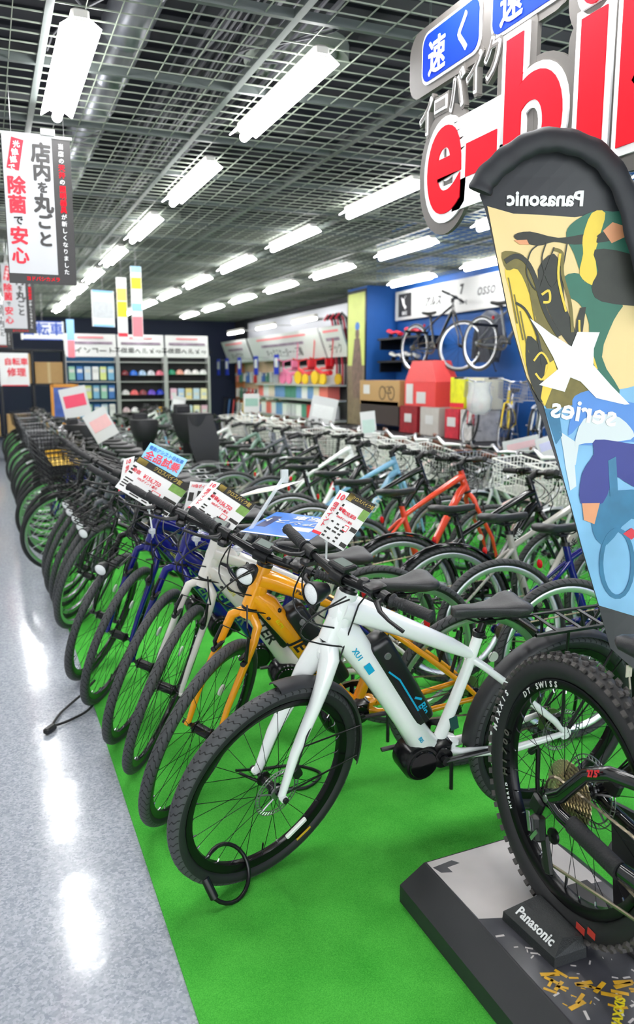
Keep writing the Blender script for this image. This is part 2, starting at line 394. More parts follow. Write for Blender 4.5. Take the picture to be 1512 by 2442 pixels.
def grip_mesh(s,L=.13,r=.0165,m=RUB):
    pr=[(.012,0),(r+.004,.001),(r+.003,.006),(r-.002,.012)]
    k=12
    for i in range(k): pr+=[(r-.001+.0022*math.sin(PI*i/k),.014+(L-.03)*i/k),(r-.0025+.0022*math.sin(PI*i/k),.014+(L-.03)*(i+.7)/k)]
    pr+=[(r,L-.012),(r+.001,L-.003),(r-.003,L),(.0,L)]
    mb=MB().lathe([(a,s*b) for a,b in pr],14); return mb.mesh('grip',m,50)
HW=.30
def bar_nodes(Hc,style,gm=RUB,barm=BLKM,w=HW,full=True,gears=True,sweep=.035,lever=True):
    x,y,z=Hc
    def P(t): # t -1..1
        a=abs(t); return Vector((x-sweep*a**1.5*1.3,t*w,z+(.012*a if style!='city' else -.0+.05*a*(1-a)*2)))
    path=[P(t) for t in (-1,-.8,-.6,-.45,-.3,-.12,0,.12,.3,.45,.6,.8,1)]
    rr=[.011]*4+[.013,.0155,.0158,.0155,.013]+[.011]*4
    ns=[]
    bar=MB().tube(path,rr,10).mesh('handlebar',barm,50)
    kids=[]
    for s in (-1,1):
        a=P(s*.62); b=P(s); d=(b-a).normalized(); L=(b-a).length+.012
        # grip axis from a outward along d
        q=Vector((0,1,0)).rotation_difference(d*s).to_matrix().to_4x4(); q.translation=a
        kids.append(node('grip',grip_mesh(s,L,m=gm),rot=q))
        if lever:
            c=P(s*.55); lv=MB().tube([c+Vector((.0,0,0)),c+Vector((.03,0,-.008)),c+Vector((.045,s*.03,-.016)),c+Vector((.05,s*.07,-.022)),c+Vector((.045,s*.12,-.03))],[.010,.010,.007,.0055,.006],8,sq=.8)
            lv.lathe([(.011,-.012),(.018,-.012),(.018,.012),(.011,.012)],12,'Y',(c.x,c.y,c.z),closed=True)
            kids.append(node('brake_lever',lv.mesh('brake_lever',BLK if (full or barm is BLKM) else STEEL,50)))
    if full and gears:
        c=P(-.48); sh=MB().box(tuple(c+Vector((.012,0,-.024))),(.045,.035,.024),bev=.006).lathe([(.012,-.01),(.02,-.01),(.02,.01),(.012,.01)],12,'Y',tuple(c),closed=True)
        kids.append(node('gear_shifter',sh.mesh('gear_shifter',BLK,40)))
        c=P(.42); sh=MB().box(tuple(c+Vector((.0,0,.018))),(.06,.04,.016),bev=.004).lathe([(.012,-.01),(.018,-.01),(.018,.01),(.012,.01)],12,'Y',tuple(c),closed=True)
        kids.append(node('assist_switch',sh.mesh('assist_switch',BLK,40)))
        kids.append(node('bell',MB().lathe([(.001,.03),(.012,.028),(.018,.02),(.019,.012),(.012,.01)],16,'Z',tuple(P(.3))).mesh('bell',BLK,40)))
    ns.append(node('handlebar',bar,steer=True,kids=kids))
    return ns
def headlight_node(p,r=.031,key=None,L=.06):
    b=MB().lathe([(.004,-L),(r*.55,-L*.9),(r*.9,-L*.35),(r,0),(r,.004),(r*.9,.006)],20,'X').box((-L*.4,0,-.03),(.015,.012,.03))
    l=MB().lathe([(.0,.010),(r*.4,.009),(r*.75,.006),(r*.92,.002),(r*.92,-.002),(0,-.004)],24,'X')
    return node('headlight',b.mesh('headlight',BLK,40),p,True,[node('lamp_lens',l.mesh('lamp_lens',LENS,40))])
def arc(p0,p1,h,n=10,side=(0,0,0)):
    p0=Vector(p0);p1=Vector(p1);S=Vector(side); return [p0.lerp(p1,t/n)+(Vector((0,0,h))+S)*math.sin(PI*t/n) for t in range(n+1)]
def fender_mesh(R,w,a0,a1,m,depth=.5,n=22,t=.002):
    """arc in xz plane about hub; angles from +x axis"""
    mb=MB(); rings=[]
    for i in range(n+1):
        a=a0+(a1-a0)*i/n; ring=[]
        for j in range(7): 
            b=-PI*depth+2*PI*depth*j/6; ring.append((R-(w*.55)*(1-math.cos(b)),w*math.sin(b)/max(math.sin(min(PI*depth,PI/2)),.01)*1.0))
        ring+= [(rr-t,yy*.95) for rr,yy in ring[::-1]]
        rings.append([(rr*math.cos(a),yy,rr*math.sin(a)) for rr,yy in ring])
    mb.loft(rings); return mb.mesh('fender',m,50)
def chain_mesh(x0,z0,r0,x1,z1,r1,y,y1=None):
    """loop of plates round two sprockets"""
    y1=y if y1 is None else y1; pts=[]; 
    for i in range(9): a=PI/2+PI*i/8; pts.append(((x0+r0*math.cos(a)),y,z0+r0*math.sin(a)))
    for i in range(9): a=-PI/2+PI*i/8; pts.append(((x1+r1*math.cos(a)),y1,z1+r1*math.sin(a)))
    P=[Vector(p) for p in pts]; mb=MB(); acc=[]
    for i in range(len(P)):
        a=P[i];b=P[(i+1)%len(P)]; n=max(1,int((b-a).length/.0127))
        for k in range(n): acc.append(a.lerp(b,k/n))
    for i in range(len(acc)):
        a=acc[i];b=acc[(i+1)%len(acc)]; d=b-a
        if d.length<1e-5: continue
        w=.0045 if i%2 else .0028
        mb.tube([a-d*.15,b+d*.15],[.0042,.0042],4,sq=w/.0042*.6+.4)
    return mb
def basket_node(c,L=.30,Wd=.36,H=.22,m=None,key=None,step=.035,name='basket',wire=.0022,n=3):
    """wire basket, c = centre of its floor"""
    mb=MB(); x,y,z=c
    def rect(k): # k 0..1 height
        e=.82+.18*k; return [(x-L/2*e,y-Wd/2*e),(x+L/2*e,y-Wd/2*e),(x+L/2*e,y+Wd/2*e),(x-L/2*e,y+Wd/2*e)]
    for k in (0,.2,.4,.6,.8,1):
        q=[(a,b,z+H*k) for a,b in rect(k)]; mb.tube(q,wire*(1.8 if k in(0,1) else 1),n,closed=True)
    lo=rect(0);hi=rect(1)
    for i in range(4):
        j=(i+1)%4; m_=int((Wd if i%2 else L)/step)
        for k in range(m_):
            t=k/m_; mb.tube([(lo[i][0]+(lo[j][0]-lo[i][0])*t,lo[i][1]+(lo[j][1]-lo[i][1])*t,z),(hi[i][0]+(hi[j][0]-hi[i][0])*t,hi[i][1]+(hi[j][1]-hi[i][1])*t,z+H)],wire,n,cap=False)
    for k in range(9): t=k/8; mb.tube([(x-L*.41+L*.82*t,y-Wd*.41,z),(x-L*.41+L*.82*t,y+Wd*.41,z)],wire,n,cap=False)
    return node(name,mb.mesh(name,m or BLKM),steer=True,key=key)
def rack_mesh(x0,x1,w,z,legs,m,bars=5,r=.005,tilt=0):
    mb=MB(); Z=lambda x:z+(x-x0)*tilt
    mb.tube([(x0,-w*.7,Z(x0)),(x0+.02,-w,Z(x0)),(x1-.02,-w,Z(x1)),(x1,-w*.7,Z(x1)),(x1,w*.7,Z(x1)),(x1-.02,w,Z(x1)),(x0+.02,w,Z(x0)),(x0,w*.7,Z(x0))],r,7,closed=True)
    for i in range(bars):
        x=x0+(x1-x0)*(i+.8)/(bars+.6); mb.box((x,0,Z(x)),(.014,2*w,.004))
    for (a,b) in legs:
        for s in (-1,1): mb.tube([(a,s*w,Z(a)),(b[0],s*b[1],b[2])],r*.85,6)
    return mb
def make_ebike(front_fender=False,rear_fender=False,rack=False,disc=False,front_rack=False,R=.35,r=.019,tm=None,silver=True,light='bar',motor=True,full=True,thick=1.0):
    T=[]; zz=R-.35
    HB=Vector((.885,0,.80+zz*.4)); HT=Vector((.838,0,.945))
    BB=(.46,0,.305)
    f=MB(); k=thick
    f.tube([HB,HB.lerp(HT,.5),HT],[.027*k,.024*k,.024*k],14)
    f.tube([(.857,0,.90),(.81,0,.885),(.63,0,.80),(.47,0,.72),(.385,0,.675)],[.030*k,.030*k,.025*k,.021*k,.017],14,sq=[1.1,1,.9,.9,1])
    f.tube([(.876,0,.84),(.83,0,.80),(.73,0,.665),(.61,0,.49),(.545,0,.395),(.50,0,.36)],[.026*k,.034*k,.032*k,.031*k,.034*k,.035],14,sq=[1,1.05,.95,.95,1,1])
    f.ball((.857,0,.868),.034*k,12,8,(.85,.75,1.5))
    f.tube([(.362,0,.745),(.39,0,.625),(.47,0,.37)],[.0175,.018,.022],14)
    f.tube([(.42,0,.35),(.53,0,.36)],[.03,.036],12)
    f.box((.47,0,.365),(.14,.06,.03),bev=.01)
    for s in (-1,1):
        f.tube([(.395,0,.668),(.345,s*.022,.635),(.22,s*.045,.54),(.05,s*.062,.40),(.0,s*.066,R)],[.012,.0105,.009*k,.008*k,.008],10,sq=1.1)
        f.tube([(.46,0,.342),(.40,s*.032,.328),(.20,s*.056,.32),(0,s*.066,R)],[.016,.0125*k,.010*k,.009],10,sq=1.1)
        f.lathe([(.001,s*.060),(.022,s*.061),(.022,s*.071),(.001,s*.072)],14,'Y',(0,0,R))
    T.append(node('frame',f.mesh('frame',WHT,45),key='paint'))
    hs=MB().lathe([(.02,0),(.028,.001),(.028,.012),(.02,.013)],16,'Z'); q=(HT-HB).to_track_quat('Z','Y').to_matrix().to_4x4(); 
    q1=q.copy(); q1.translation=HT-(HT-HB).normalized()*.003; q2=q.copy(); q2.translation=HB-(HT-HB).normalized()*.012
    hm=hs.mesh('headset',BLK,40); T.append(node('headset',hm,rot=q1)); T.append(node('headset',hm,rot=q2))
    T.append(node('head_badge',MB().box((0,0,0),(.002,.026,.035)).mesh('head_badge',mat('badge',(190,190,185),.3,.6)),rot=Matrix.Translation((.883,0,.85))@Matrix.Rotation(-.37,4,'Y')))
    # fork
    ax=(HT-HB).normalized(); FH=Vector((1.062,0,R)); fk=MB()
    wd=.032+r; cr=HB-ax*.02
    fk.tube([cr+ax*.01,cr-ax*.02],[.024*k,.024*k],14)
    for s in (-1,1):
        if k>1.3: fk.tube([cr+Vector((0,0,.01)),cr+Vector((.012,s*.026,-.03)),cr+Vector((.040,s*.042,-.09)),cr+Vector((.068,s*.048,-.16)),FH+Vector((-.04,s*.056,.14)),FH+Vector((0,s*.062,0))],[.030,.030,.024,.020,.015,.012],12,sq=[1.1,1.25,1.3,1.3,1.25,1.1])
        else: fk.tube([cr,cr+Vector((.004,s*.022,-.008)),cr+Vector((.012,s*(wd-.0),-.035)),cr+Vector((.03,s*(wd+.006),-.09)),FH+Vector((-.03,s*(wd+.01),.13)),FH+Vector((0,s*(wd+.01),0))],[.014,.0155,.0155,.014,.011,.009],10,sq=1.1)
        fk.lathe([(.001,s*(wd+.005)),(.012,s*(wd+.006)),(.012,s*(wd+.02)),(.001,s*(wd+.021))],12,'Y',tuple(FH))
    if k>1.3: fk.ball(tuple(cr+Vector((.006,0,-.018))),.034,12,8,(.9,1.2,1.1))
    T.append(node('fork',fk.mesh('fork',WHT,45),steer=True,key='paint'))
    rm,kk=wheel(R,r,tm,silver,full,hubw=.045,disc=disc,dyn=not disc,refl=not disc)
    T.append(node('front_wheel',rm,tuple(FH),True,kk))
    rm2,kk2=wheel(R,r,tm,silver or not motor or thick<1.3,full,hubw=.05,disc=disc,cass=True)
    T.append(node('rear_wheel',rm2,(0,0,R),False,kk2))
    for s in (-1,1): pass
    ab=MB()
    for s in (-1,1): ab.lathe([(.001,s*(wd+.02)),(.009,s*(wd+.021)),(.009,s*(wd+.030)),(.001,s*(wd+.033))],10,'Y',tuple(FH))
    T.append(node('axle_nut',ab.mesh('axle_nut',BLK,40),steer=True))
    # v brakes or disc caliper
    if full:
        br=MB()
        if disc:
            br.box(tuple(FH+Vector((-.055,.052,.062))),(.03,.026,.05),Matrix.Rotation(.5,3,'Y'),bev=.006); br.tube([FH+Vector((-.05,.06,.08)),FH+Vector((-.06,.075,.2)),cr+Vector((-.01,.04,-.05)),HT+Vector((.0,.05,-.02)),HT+Vector((.02,.1,.05))],.0025,6)
        else:
            for s in (-1,1):
                p=FH+Vector((-.10,s*(wd+.008),.285)); br.tube([p+Vector((.0,0,0)),p+Vector((.012,s*.004,.03)),p+Vector((.0,-s*.006,.10))],[.008,.007,.005],8); br.box(tuple(p+Vector((0,-s*.012,.018))),(.05,.012,.012),bev=.003)
                br.lathe([(.001,-.01),(.010,-.01),(.010,.01),(.001,.01)],10,'X',(p.x+.01,p.y,p.z))
            p=FH+Vector((-.10,0,.385)); br.tube([p+Vector((0,-.05,0)),p+Vector((0,.0,.004)),p+Vector((0,.05,0))],.002,5)
            br.tube([p+Vector((0,.05,0)),p+Vector((.03,.07,.03)),p+Vector((.05,.06,.08)),p+Vector((.02,.03,.14))],.003,6)
        T.append(node('front_brake',br.mesh('front_brake',BLK,40),steer=True))
        rb=MB()
        if disc: rb.box((.035,.045,.40),(.05,.022,.03),bev=.006)
        else:
            for s in (-1,1): rb.tube([(.12,s*.05,.46),(.10,s*.045,.56)],.008,6)
        T.append(node('rear_brake',rb.mesh('rear_brake',BLK,40)))
    # stem + bar
    HC=Vector((.878,0,1.005))
    st=MB().tube([HT,HT+ax*.045],[.020,.019],14).tube([HT+ax*.03,HC],[.020,.018],12).lathe([(.018,-.025),(.023,-.024),(.023,.024),(.018,.025)],16,'Y',tuple(HC))
    T.append(node('stem',st.mesh('stem',BLK,45),steer=True))
    T+=bar_nodes(HC,'flat',full=full)
    if full and motor:
        T.append(node('display',MB().box((HC.x-.005,0,HC.z+.034),(.055,.07,.016),bev=.004).box((HC.x,0,HC.z+.02),(.02,.05,.02)).mesh('display',BLK),steer=True,kids=[node('display_screen',MB().box((HC.x-.006,0,HC.z+.0425),(.035,.048,.002)).mesh('display_screen',mat('lcd',(120,130,125),.15)))]))
    # cables
    if full:
        cb=MB()
        for i,(s,a,h) in enumerate(((-.52,.05,.07),(.52,.08,.05),(-.45,.12,.09),(.45,.15,.02))):
            p0=HC+Vector((.03,s*HW,-.01)); p1=HB.lerp(HT,.35)+Vector((.02,.03*(1 if s>0 else -1),0)) if i<2 else Vector((.80,.028*(1 if s>0 else -1),.77))
            p=[p0+(p1-p0)*(t/12)+Vector((a,0,h*.3))*math.sin(PI*t/12)+Vector((0,-s*.05,-.03))*math.sin(PI*t/12) for t in range(13)]
            cb.tube(p,.0026,6)
        for i in range(3): cb.ball((.79+.018*i,.027,.775-.012*i+.01),.009,8,6)
        T.append(node('cable',cb.mesh('cable',CABLE,50),kind='stuff'))
    if light=='bar': T.append(headlight_node((HC.x+.10,.0,HC.z-.03),.034))
    # post & saddle
    T.append(node('seat_post',MB().tube([(.364,0,.73),(.348,0,.79),(.342,0,.80)],[.0135,.0135,.0135],12).mesh('seat_post',BLKM,40)))
    T.append(node('seat_clamp',MB().lathe([(.016,-.008),(.021,-.008),(.021,.010),(.016,.010)],16,'Z',closed=True).box((.0,.024,0),(.014,.02,.01)).mesh('seat_clamp',BLK,40),(.362,0,.745)))
    T.append(saddle_node(.338,.842))
    # motor & battery
    if motor:
        m_=MB().lathe([(.001,-.05),(.055,-.048),(.066,-.038),(.066,.036),(.058,.048),(.001,.05)],24,'Y',(.55,0,.328)).box((.51,0,.35),(.16,.082,.075),bev=.015).lathe([(.001,-.052),(.035,-.05),(.037,-.03),(.037,.03),(.035,.05),(.001,.052)],18,'Y',(.475,0,.335))
        T.append(node('motor',m_.mesh('motor',mat('motor_black',(18,18,20),.2,bump=.05),40),kids=[node('motor_cap',MB().lathe([(.001,.056),(.046,.055),(.050,.050),(.050,.045),(0,.045)],24,'Y',(.55,0,.328)).mesh('motor_cap',mat('motor_gloss',(14,14,16),.08),40))]))
        a=Vector((.773,0,.757)); b=Vector((.580,0,.455)); d=(b-a).normalized(); nn=Vector((-d.z,0,d.x)); 
        if nn.x>0: nn=-nn
        off=nn*.042
        bt=MB(); L=(b-a).length; rings=[]
        for t,s1 in ((-.02,.6),(.0,.9),(.04,1),(.5,1),(.94,1),(.99,.9),(1.0,.6)):
            c=a+d*L*t+off; ring=[]
            for j in range(16):
                an=2*PI*j/16; cy=math.cos(an);sn=math.sin(an)
                ring.append(c+Vector((0,1,0))*(.041*s1*math.copysign(abs(cy)**.4,cy))+nn*(.038*s1*math.copysign(abs(sn)**.5,sn)))
            rings.append(ring)
        bt.loft(rings)
        key_=MB().lathe([(.001,.003),(.011,.003),(.012,0),(.001,-.001)],18,'Y'); kp=a+d*.05+off+Vector((0,.0415,0))
        T.append(node('battery',bt.mesh('battery',mat('battery_black',(24,24,27),.33,bump=.1),50),kids=[node('battery_lock',key_.mesh('battery_lock',SIL,40),tuple(kp)),node('battery_latch',MB().box(tuple(b-d*.035+off+Vector((0,.040,0))),(.06,.006,.02),Matrix.Rotation(-1.0,3,'Y'),bev=.002).mesh('battery_latch',BLK))]))
    # cranks, chain
    cr1=MB().tube([(.475,.062,.335),(.31,.07,.345)],[.011,.009],8,sq=.7).lathe([(.001,.052),(.015,.053),(.015,.070),(.001,.072)],12,'Y',(.475,0,.335))
    cr2=MB().tube([(.475,-.062,.335),(.64,-.07,.325)],[.011,.009],8,sq=.7)
    T.append(node('crank_arm',cr1.mesh('crank_arm',BLK,40))); T.append(node('crank_arm',cr2.mesh('crank_arm',BLK,40)))
    T.append(node('chainring',MB().lathe([(.06,-.058),(.085,-.058),(.087,-.055),(.06,-.055)],32,'Y',(.475,0,.335),closed=True).lathe([(.001,-.058),(.02,-.058),(.02,-.054),(.001,-.054)],12,'Y',(.475,0,.335)).box((.475,-.056,.335),(.15,.002,.015)).box((.475,-.056,.335),(.015,.002,.15)).mesh('chainring',BLKM)))
    T.append(node('chain',chain_mesh(0,R,.034,.475,.335,.087,-.053).mesh('chain',CHN),kind='stuff'))
    dl=MB().box((-.005,-.062,R-.05),(.02,.015,.06),bev=.004).box((.01,-.058,R-.11),(.022,.012,.075),Matrix.Rotation(.3,3,'Y'),bev=.004).lathe([(.001,-.062),(.018,-.062),(.018,-.055),(.001,-.055)],12,'Y',(.02,0,R-.145))
    T.append(node('derailleur',dl.mesh('derailleur',BLK,40)))
    T.append(node('kickstand',MB().tube([(.10,.06,.30),(.11,.09,.20),(.13,.17,.0)],[.009,.008,.007],8).ball((.13,.17,.012),.014,8,6,(1,1,1)).mesh('kickstand',BLKM,40)))
    if rear_fender:
        T.append(node('rear_fender',fender_mesh(R+.022,.034,R_(-2),R_(190),mat('fender_black',(44,44,47),.5),.5),(0,0,R)))
        T.append(node('fender_stay',MB().tube([(-.0,.07,R),(-.26,.035,R+.27)],.003,6).tube([(-.0,-.07,R),(-.26,-.035,R+.27)],.003,6).mesh('fender_stay',BLKM)))
    if front_fender:
        T.append(node('front_fender',fender_mesh(R+.018,.031,R_(88),R_(190),mat('fender_black',(44,44,47),.5),.5),tuple(FH),True))
        T.append(node('fender_stay',MB().tube([FH+Vector((0,.06,0)),FH+Vector((-.335,.03,-.02))],.0028,6).tube([FH+Vector((-.03,.055,.15)),FH+Vector((-.33,.03,.10))],.0028,6).mesh('fender_stay',BLKM),steer=True))
    if rack:
        T.append(node('rear_rack',rack_mesh(.17,-.25,.068,R+.40,[(.06,(.02,.066,R+.03)),(-.2,(.0,.066,R+.0))],BLKM,4,.0065).mesh('rear_rack',BLK,40)))
    else:
        T.append(node('rear_reflector',MB().ball((.215,0,.66),.02,12,6,(.5,1,1.2)).mesh('rear_reflector',REDR,40)))
    if front_rack:
        fr=MB(); zc=R*2+.045; x0=FH.x-.13
        for y in (-.07,-.035,0,.035,.07): fr.tube([(x0,y,zc),(x0+.22,y,zc)],.0028,5)
        for i in range(5): fr.tube([(x0+.02+.05*i,-.075,zc),(x0+.02+.05*i,.075,zc)],.0028,5)
        fr.tube([(x0,-.08,zc+.02),(x0+.24,-.08,zc+.03),(x0+.24,.08,zc+.03),(x0,.08,zc+.02)],.004,6)
        for s in (-1,1): fr.tube([(x0+.14,s*.07,zc),FH+Vector((.0,s*.06,.01))],.0035,6)
        T.append(node('front_rack',fr.mesh('front_rack',BLKM),steer=True))
        T.append(headlight_node((x0+.26,0,zc-.015),.033))
    return T
def make_city(basket='black',gm=None,silverf=True,full=False,fender_m=None):
    R=.33; r=.018; T=[]
    HB=Vector((.90,0,.70)); HT=Vector((.855,0,.84))
    f=MB(); f.tube([HB,HT],.019,12)
    f.tube([HB+Vector((-.01,0,.03)),(.80,0,.55),(.62,0,.37),(.46,0,.285)],[.02,.019,.019,.019],10)
    f.tube([(.35,0,.70),(.46,0,.28)],.015,10); f.tube([(.85,0,.80),(.74,0,.62),(.58,0,.47),(.41,0,.46)],.0135,10)
    for s in (-1,1):
        f.tube([(.37,0,.62),(.20,s*.05,.48),(0,s*.06,R)],.008,8); f.tube([(.45,s*.02,.28),(0,s*.06,R)],.009,8)
    T.append(node('frame',f.mesh('frame',WHT,45),key='paint'))
    FH=Vector((1.05,0,R)); fk=MB(); fk.tube([HB,HB-Vector((-.01,0,.03))],.018,10)
    for s in (-1,1): fk.tube([HB+Vector((.008,s*.01,-.02)),HB+Vector((.016,s*.042,-.04)),HB+Vector((.06,s*.048,-.18)),FH+Vector((0,s*.05,0))],[.012,.013,.012,.008],8)
    T.append(node('fork',fk.mesh('fork',WHT,45),steer=True,key='paint'))
    for n_,c,s in (('front_wheel',tuple(FH),True),('rear_wheel',(0,0,R),False)):
        rm,kk=wheel(R,r,TY,True,full,sps=SPKS,n=48); T.append(node(n_,rm,c,s,kk))
    fm=fender_m or mat('fender_silver',(190,192,196),.3,.7)
    T.append(node('front_fender',fender_mesh(R+.014,.026,R_(60),R_(180),fm,.45,14),tuple(FH),True))
    T.append(node('rear_fender',fender_mesh(R+.014,.026,R_(10),R_(185),fm,.45,18),(0,0,R)))
    HC=Vector((.85,0,.96))
    T.append(node('stem',MB().tube([HT,HT+Vector((-.02,0,.08)),HC],.013,10).mesh('stem',SIL,45),steer=True))
    T+=bar_nodes(HC,'city',gm=gm or RUB,barm=BLKM if basket=='black' else (WHT if basket=='white' else SIL),w=.27,full=full,gears=False,sweep=.13,lever=True)
    T.append(node('seat_post',MB().tube([(.352,0,.69),(.325,0,.80)],.012,10).mesh('seat_post',SIL,40)))
    T.append(saddle_node(.31,.85,wd=.085,m=gm or SAD))
    T.append(node('rear_rack',rack_mesh(.16,-.20,.06,R*2+.06,[(-.05,(0,.06,R))],STEEL,4).mesh('rear_rack',STEEL,40)))
    T.append(node('chain_case',MB().box((.25,-.055,.31),(.56,.02,.07),Matrix.Rotation(.08,3,'Y'),bev=.02).mesh('chain_case',BLK,40)))
    T.append(node('crank_arm',MB().tube([(.46,.05,.28),(.32,.06,.20)],.009,8).box((.32,.10,.20),(.08,.08,.02),bev=.005).tube([(.46,-.07,.28),(.60,-.08,.36)],.009,8).box((.60,-.12,.36),(.08,.08,.02),bev=.005).mesh('crank_arm',STEEL,40)))
    T.append(node('kickstand',MB().tube([(.02,.07,R),(-.05,.14,.0)],.007,6).mesh('kickstand',STEEL,40)))
    if basket:
        bm={'black':BLKM,'white':mat('basket_white',(228,228,222),.4),'silver':STEEL}[basket]
        T.append(basket_node((1.03,0,.72),m=bm,key='basket',wire=.0036 if basket=='white' else .0022))
    T.append(headlight_node((1.08,0,.62),.028))
    return T
FORKAX=((Vector((.838,0,.945))-Vector((.885,0,.80))).normalized(),Vector((.885,0,.80)))
def steer_m(s,T):
    ax,P=FORKAX; return Matrix.Translation(P)@Matrix.Rotation(s,4,ax)@Matrix.Translation(-P)
def place(T,x,y,heading,lean,steer,label,paintm,group=None,cat='bicycle',name='bicycle',z0=0,skip=(),anchor='front',over=None,R=.35,wb=1.062):
    """anchor: world xy of front (or rear) hub foot"""
    Rz=Matrix.Rotation(heading,4,'Z')@Matrix.Rotation(-lean,4,'X')
    S=steer_m(steer,T)
    # pitch so the steered front wheel still touches the floor
    hub=S@Vector((wb,0,R)); nrm=(Rz.to_3x3()@(S.to_3x3()@Vector((0,1,0)))).normalized(); hw=Rz.to_3x3()@hub
    low=hw.z-R*math.sqrt(max(0,1-nrm.z**2)); hr=Rz.to_3x3()@Vector((0,0,R)); lowr=hr.z-R*math.cos(lean)
    pitch=math.atan2(low-lowr,wb)
    M=Rz@Matrix.Rotation(pitch,4,'Y')
    ref=(M@Vector((wb if anchor=='front' else 0,0,R)))
    M=Matrix.Translation((x-ref.x,y-ref.y,z0+.007))@M
    r=link(name,None,None,label=label,cat=cat,group=group); r.matrix_world=M; r.empty_display_size=.1
    def put(nd,par,st):
        m=Matrix.Translation(nd['loc'])
        if nd['rot'] is not None: m=m@nd['rot']
        if st: m=S@m
        o=link(nd['n'],nd['me'],par,mtx=m,label=nd['label'],kind=nd['kind'])
        if nd['key']=='paint' and paintm is not None:
            o.material_slots[0].link='OBJECT'; o.material_slots[0].material=paintm
        if over and nd['key'] in over:
            o.material_slots[0].link='OBJECT'; o.material_slots[0].material=over[nd['key']]
        for c in nd['kids']: put(c,o,False)
        return o
    parts={}
    for nd in T:
        if nd['n'] in skip: continue
        parts[nd['n']]=put(nd,r,nd['steer'])
    return r,parts
def decal(par,s,h,m,p,u,side=1,**k):
    """lettering on a bike tube; p local centre on the side, u reading direction"""
    return text(s,h,m,par,p,u,Vector((0,side,0)).cross(Vector(u).normalized()),**k)
# ---------------- bicycles ----------------
NAVYP=paint('paint_navy',(14,18,120)); ORG=paint('paint_orange',(246,164,22)); WHP=paint('paint_white',(240,242,240)); BLKP=paint('paint_black',(20,20,22)); REDP=paint('paint_red_orange',(235,72,40)); LBL=paint('paint_light_blue',(128,182,214)); SLP=paint('paint_silver',(178,176,166)); GRP=paint('paint_grey',(92,96,102)); PNK=paint('paint_pink',(226,188,186)); GRN=paint('paint_sage',(120,150,135)); BRN=mat('brown_grip',(112,66,48),.5)
E1=make_ebike(front_fender=True,rear_fender=True,rack=True,disc=True,R=.345,r=.026,tm=TYB,silver=False,thick=1.35)
J=make_ebike(silver=False,thick=1.12); Jn=[n for n in J if n['n']!='headlight']
JR=make_ebike(front_rack=True,light=None,thick=.75,silver=False)
r1,p1=place(E1,.71,2.112,R_(180.2),R_(8.5),R_(18.5),'white electric bicycle with black fenders, nearest on the green carpet',WHP,name='electric_bicycle',R=.345)
CY=mat('cyan_print',(20,165,205),.4); GYP=mat('grey_print',(110,115,112),.4); YEL=mat('yellow_print',(225,225,20),.4)
fr=p1['frame']
TTu=Vector((-.45,0,-.215)).normalized(); DTu=Vector((-.34,0,-.49)).normalized()
decal(fr,'Panasonic',.014,GYP,(.72,.0345,.842),TTu,sx=1.2,bold=.01)
decal(fr,'XU1',.018,CY,(.815,.048,.76),DTu,bold=.02)
decal(fr,'BIS',.013,CY,(.565,.046,.42),DTu,bold=.02)
bt=p1['battery']
mb=MB(); 
for a,b in (((.705,.0),(.66,-.09)),((.66,-.09),(.60,-.17)),):
    pass
def strip(par,pts,w,y,m,name='stripe'):
    mb=MB(); P=[Vector((x,y,z)) for x,z in pts]
    for a,b in zip(P,P[1:]):
        d=(b-a).normalized(); n=Vector((-d.z,0,d.x))*w; e=Vector((0,.0012,0)); q=[a-n,b-n,b+n,a+n]
        mb.add(q+[v+e for v in q],[(0,1,2,3),(7,6,5,4),(0,4,5,1),(1,5,6,2),(2,6,7,3),(3,7,4,0)])
    return obj(name,mb,m,par)
def oncenter(t,o=0): # along battery
    a=Vector((.773,0,.757)); b=Vector((.580,0,.455)); d=(b-a).normalized(); n=Vector((-d.z,0,d.x)); n=-n if n.x>0 else n
    q=a+(b-a)*t+n*(.042+o); return (q.x,q.z)
strip(bt,[oncenter(.28,-.022),oncenter(.42,-.006),oncenter(.9,-.006)],.0028,.0412,CY)
strip(bt,[oncenter(.68,.006),oncenter(.74,.022)],.004,.0412,CY); 
c=oncenter(.84,.012); decal(bt,'Bin',.026,CY,(c[0],.0415,c[1]),DTu,bold=.03)
strip(fr,[(.782,.722),(.762,.692)],.011,.0455,CY)
strip(fr,[(.27,.325),(.235,.327)],.012,.0615,CY)
obj('frame_sticker',MB().box((.43,.0205,.44),(.03,.001,.05),Matrix.Rotation(.28,3,'Y')),mat('sticker_green',(30,70,70),.4),fr)
obj('rim_sticker',MB().box((-.15,.021,-.258),(.06,.001,.01),Matrix.Rotation(.45,3,'Y')),mat('sticker_yellow',(225,180,40),.4),p1['front_wheel'])
obj('spoke_reflector',MB().box((-.12,.014,-.225),(.085,.012,.016),Matrix.Rotation(.5,3,'Y'),bev=.003),mat('reflector_white',(235,235,230),.2),p1['front_wheel'])
def jet(x,y,hd,ln,stv,lab,pm,dk=True,tagc=INKK):
    r,p=place(J if dk else Jn,x,y,R_(hd),R_(ln),R_(stv),lab,pm,name='electric_bicycle')
    f=p['frame']; decal(f,'Panasonic',.016,tagc,(.69,.031,.83),TTu,sx=1.15,bold=.02)
    decal(f,'JETTER',.045,tagc,(.675,.036,.585),DTu,bold=.03,sx=1.1,shear=.2)
    decal(p['battery'],'JETTER',.022,YEL,(.63,.042,.60),DTu,bold=.01,sx=1.3)
    decal(f,'ELITE',.012,YEL,(.79,.039,.738),DTu,bold=.02)
    return r,p
jet(.613,2.571,175.4,9.5,50,'orange electric cross bicycle, second from the white electric bicycle with fenders',ORG)
jet(.572,3.01,176,9,62,'cream white electric cross bicycle between the orange one and the navy ones',paint('paint_cream',(228,224,216)),False)
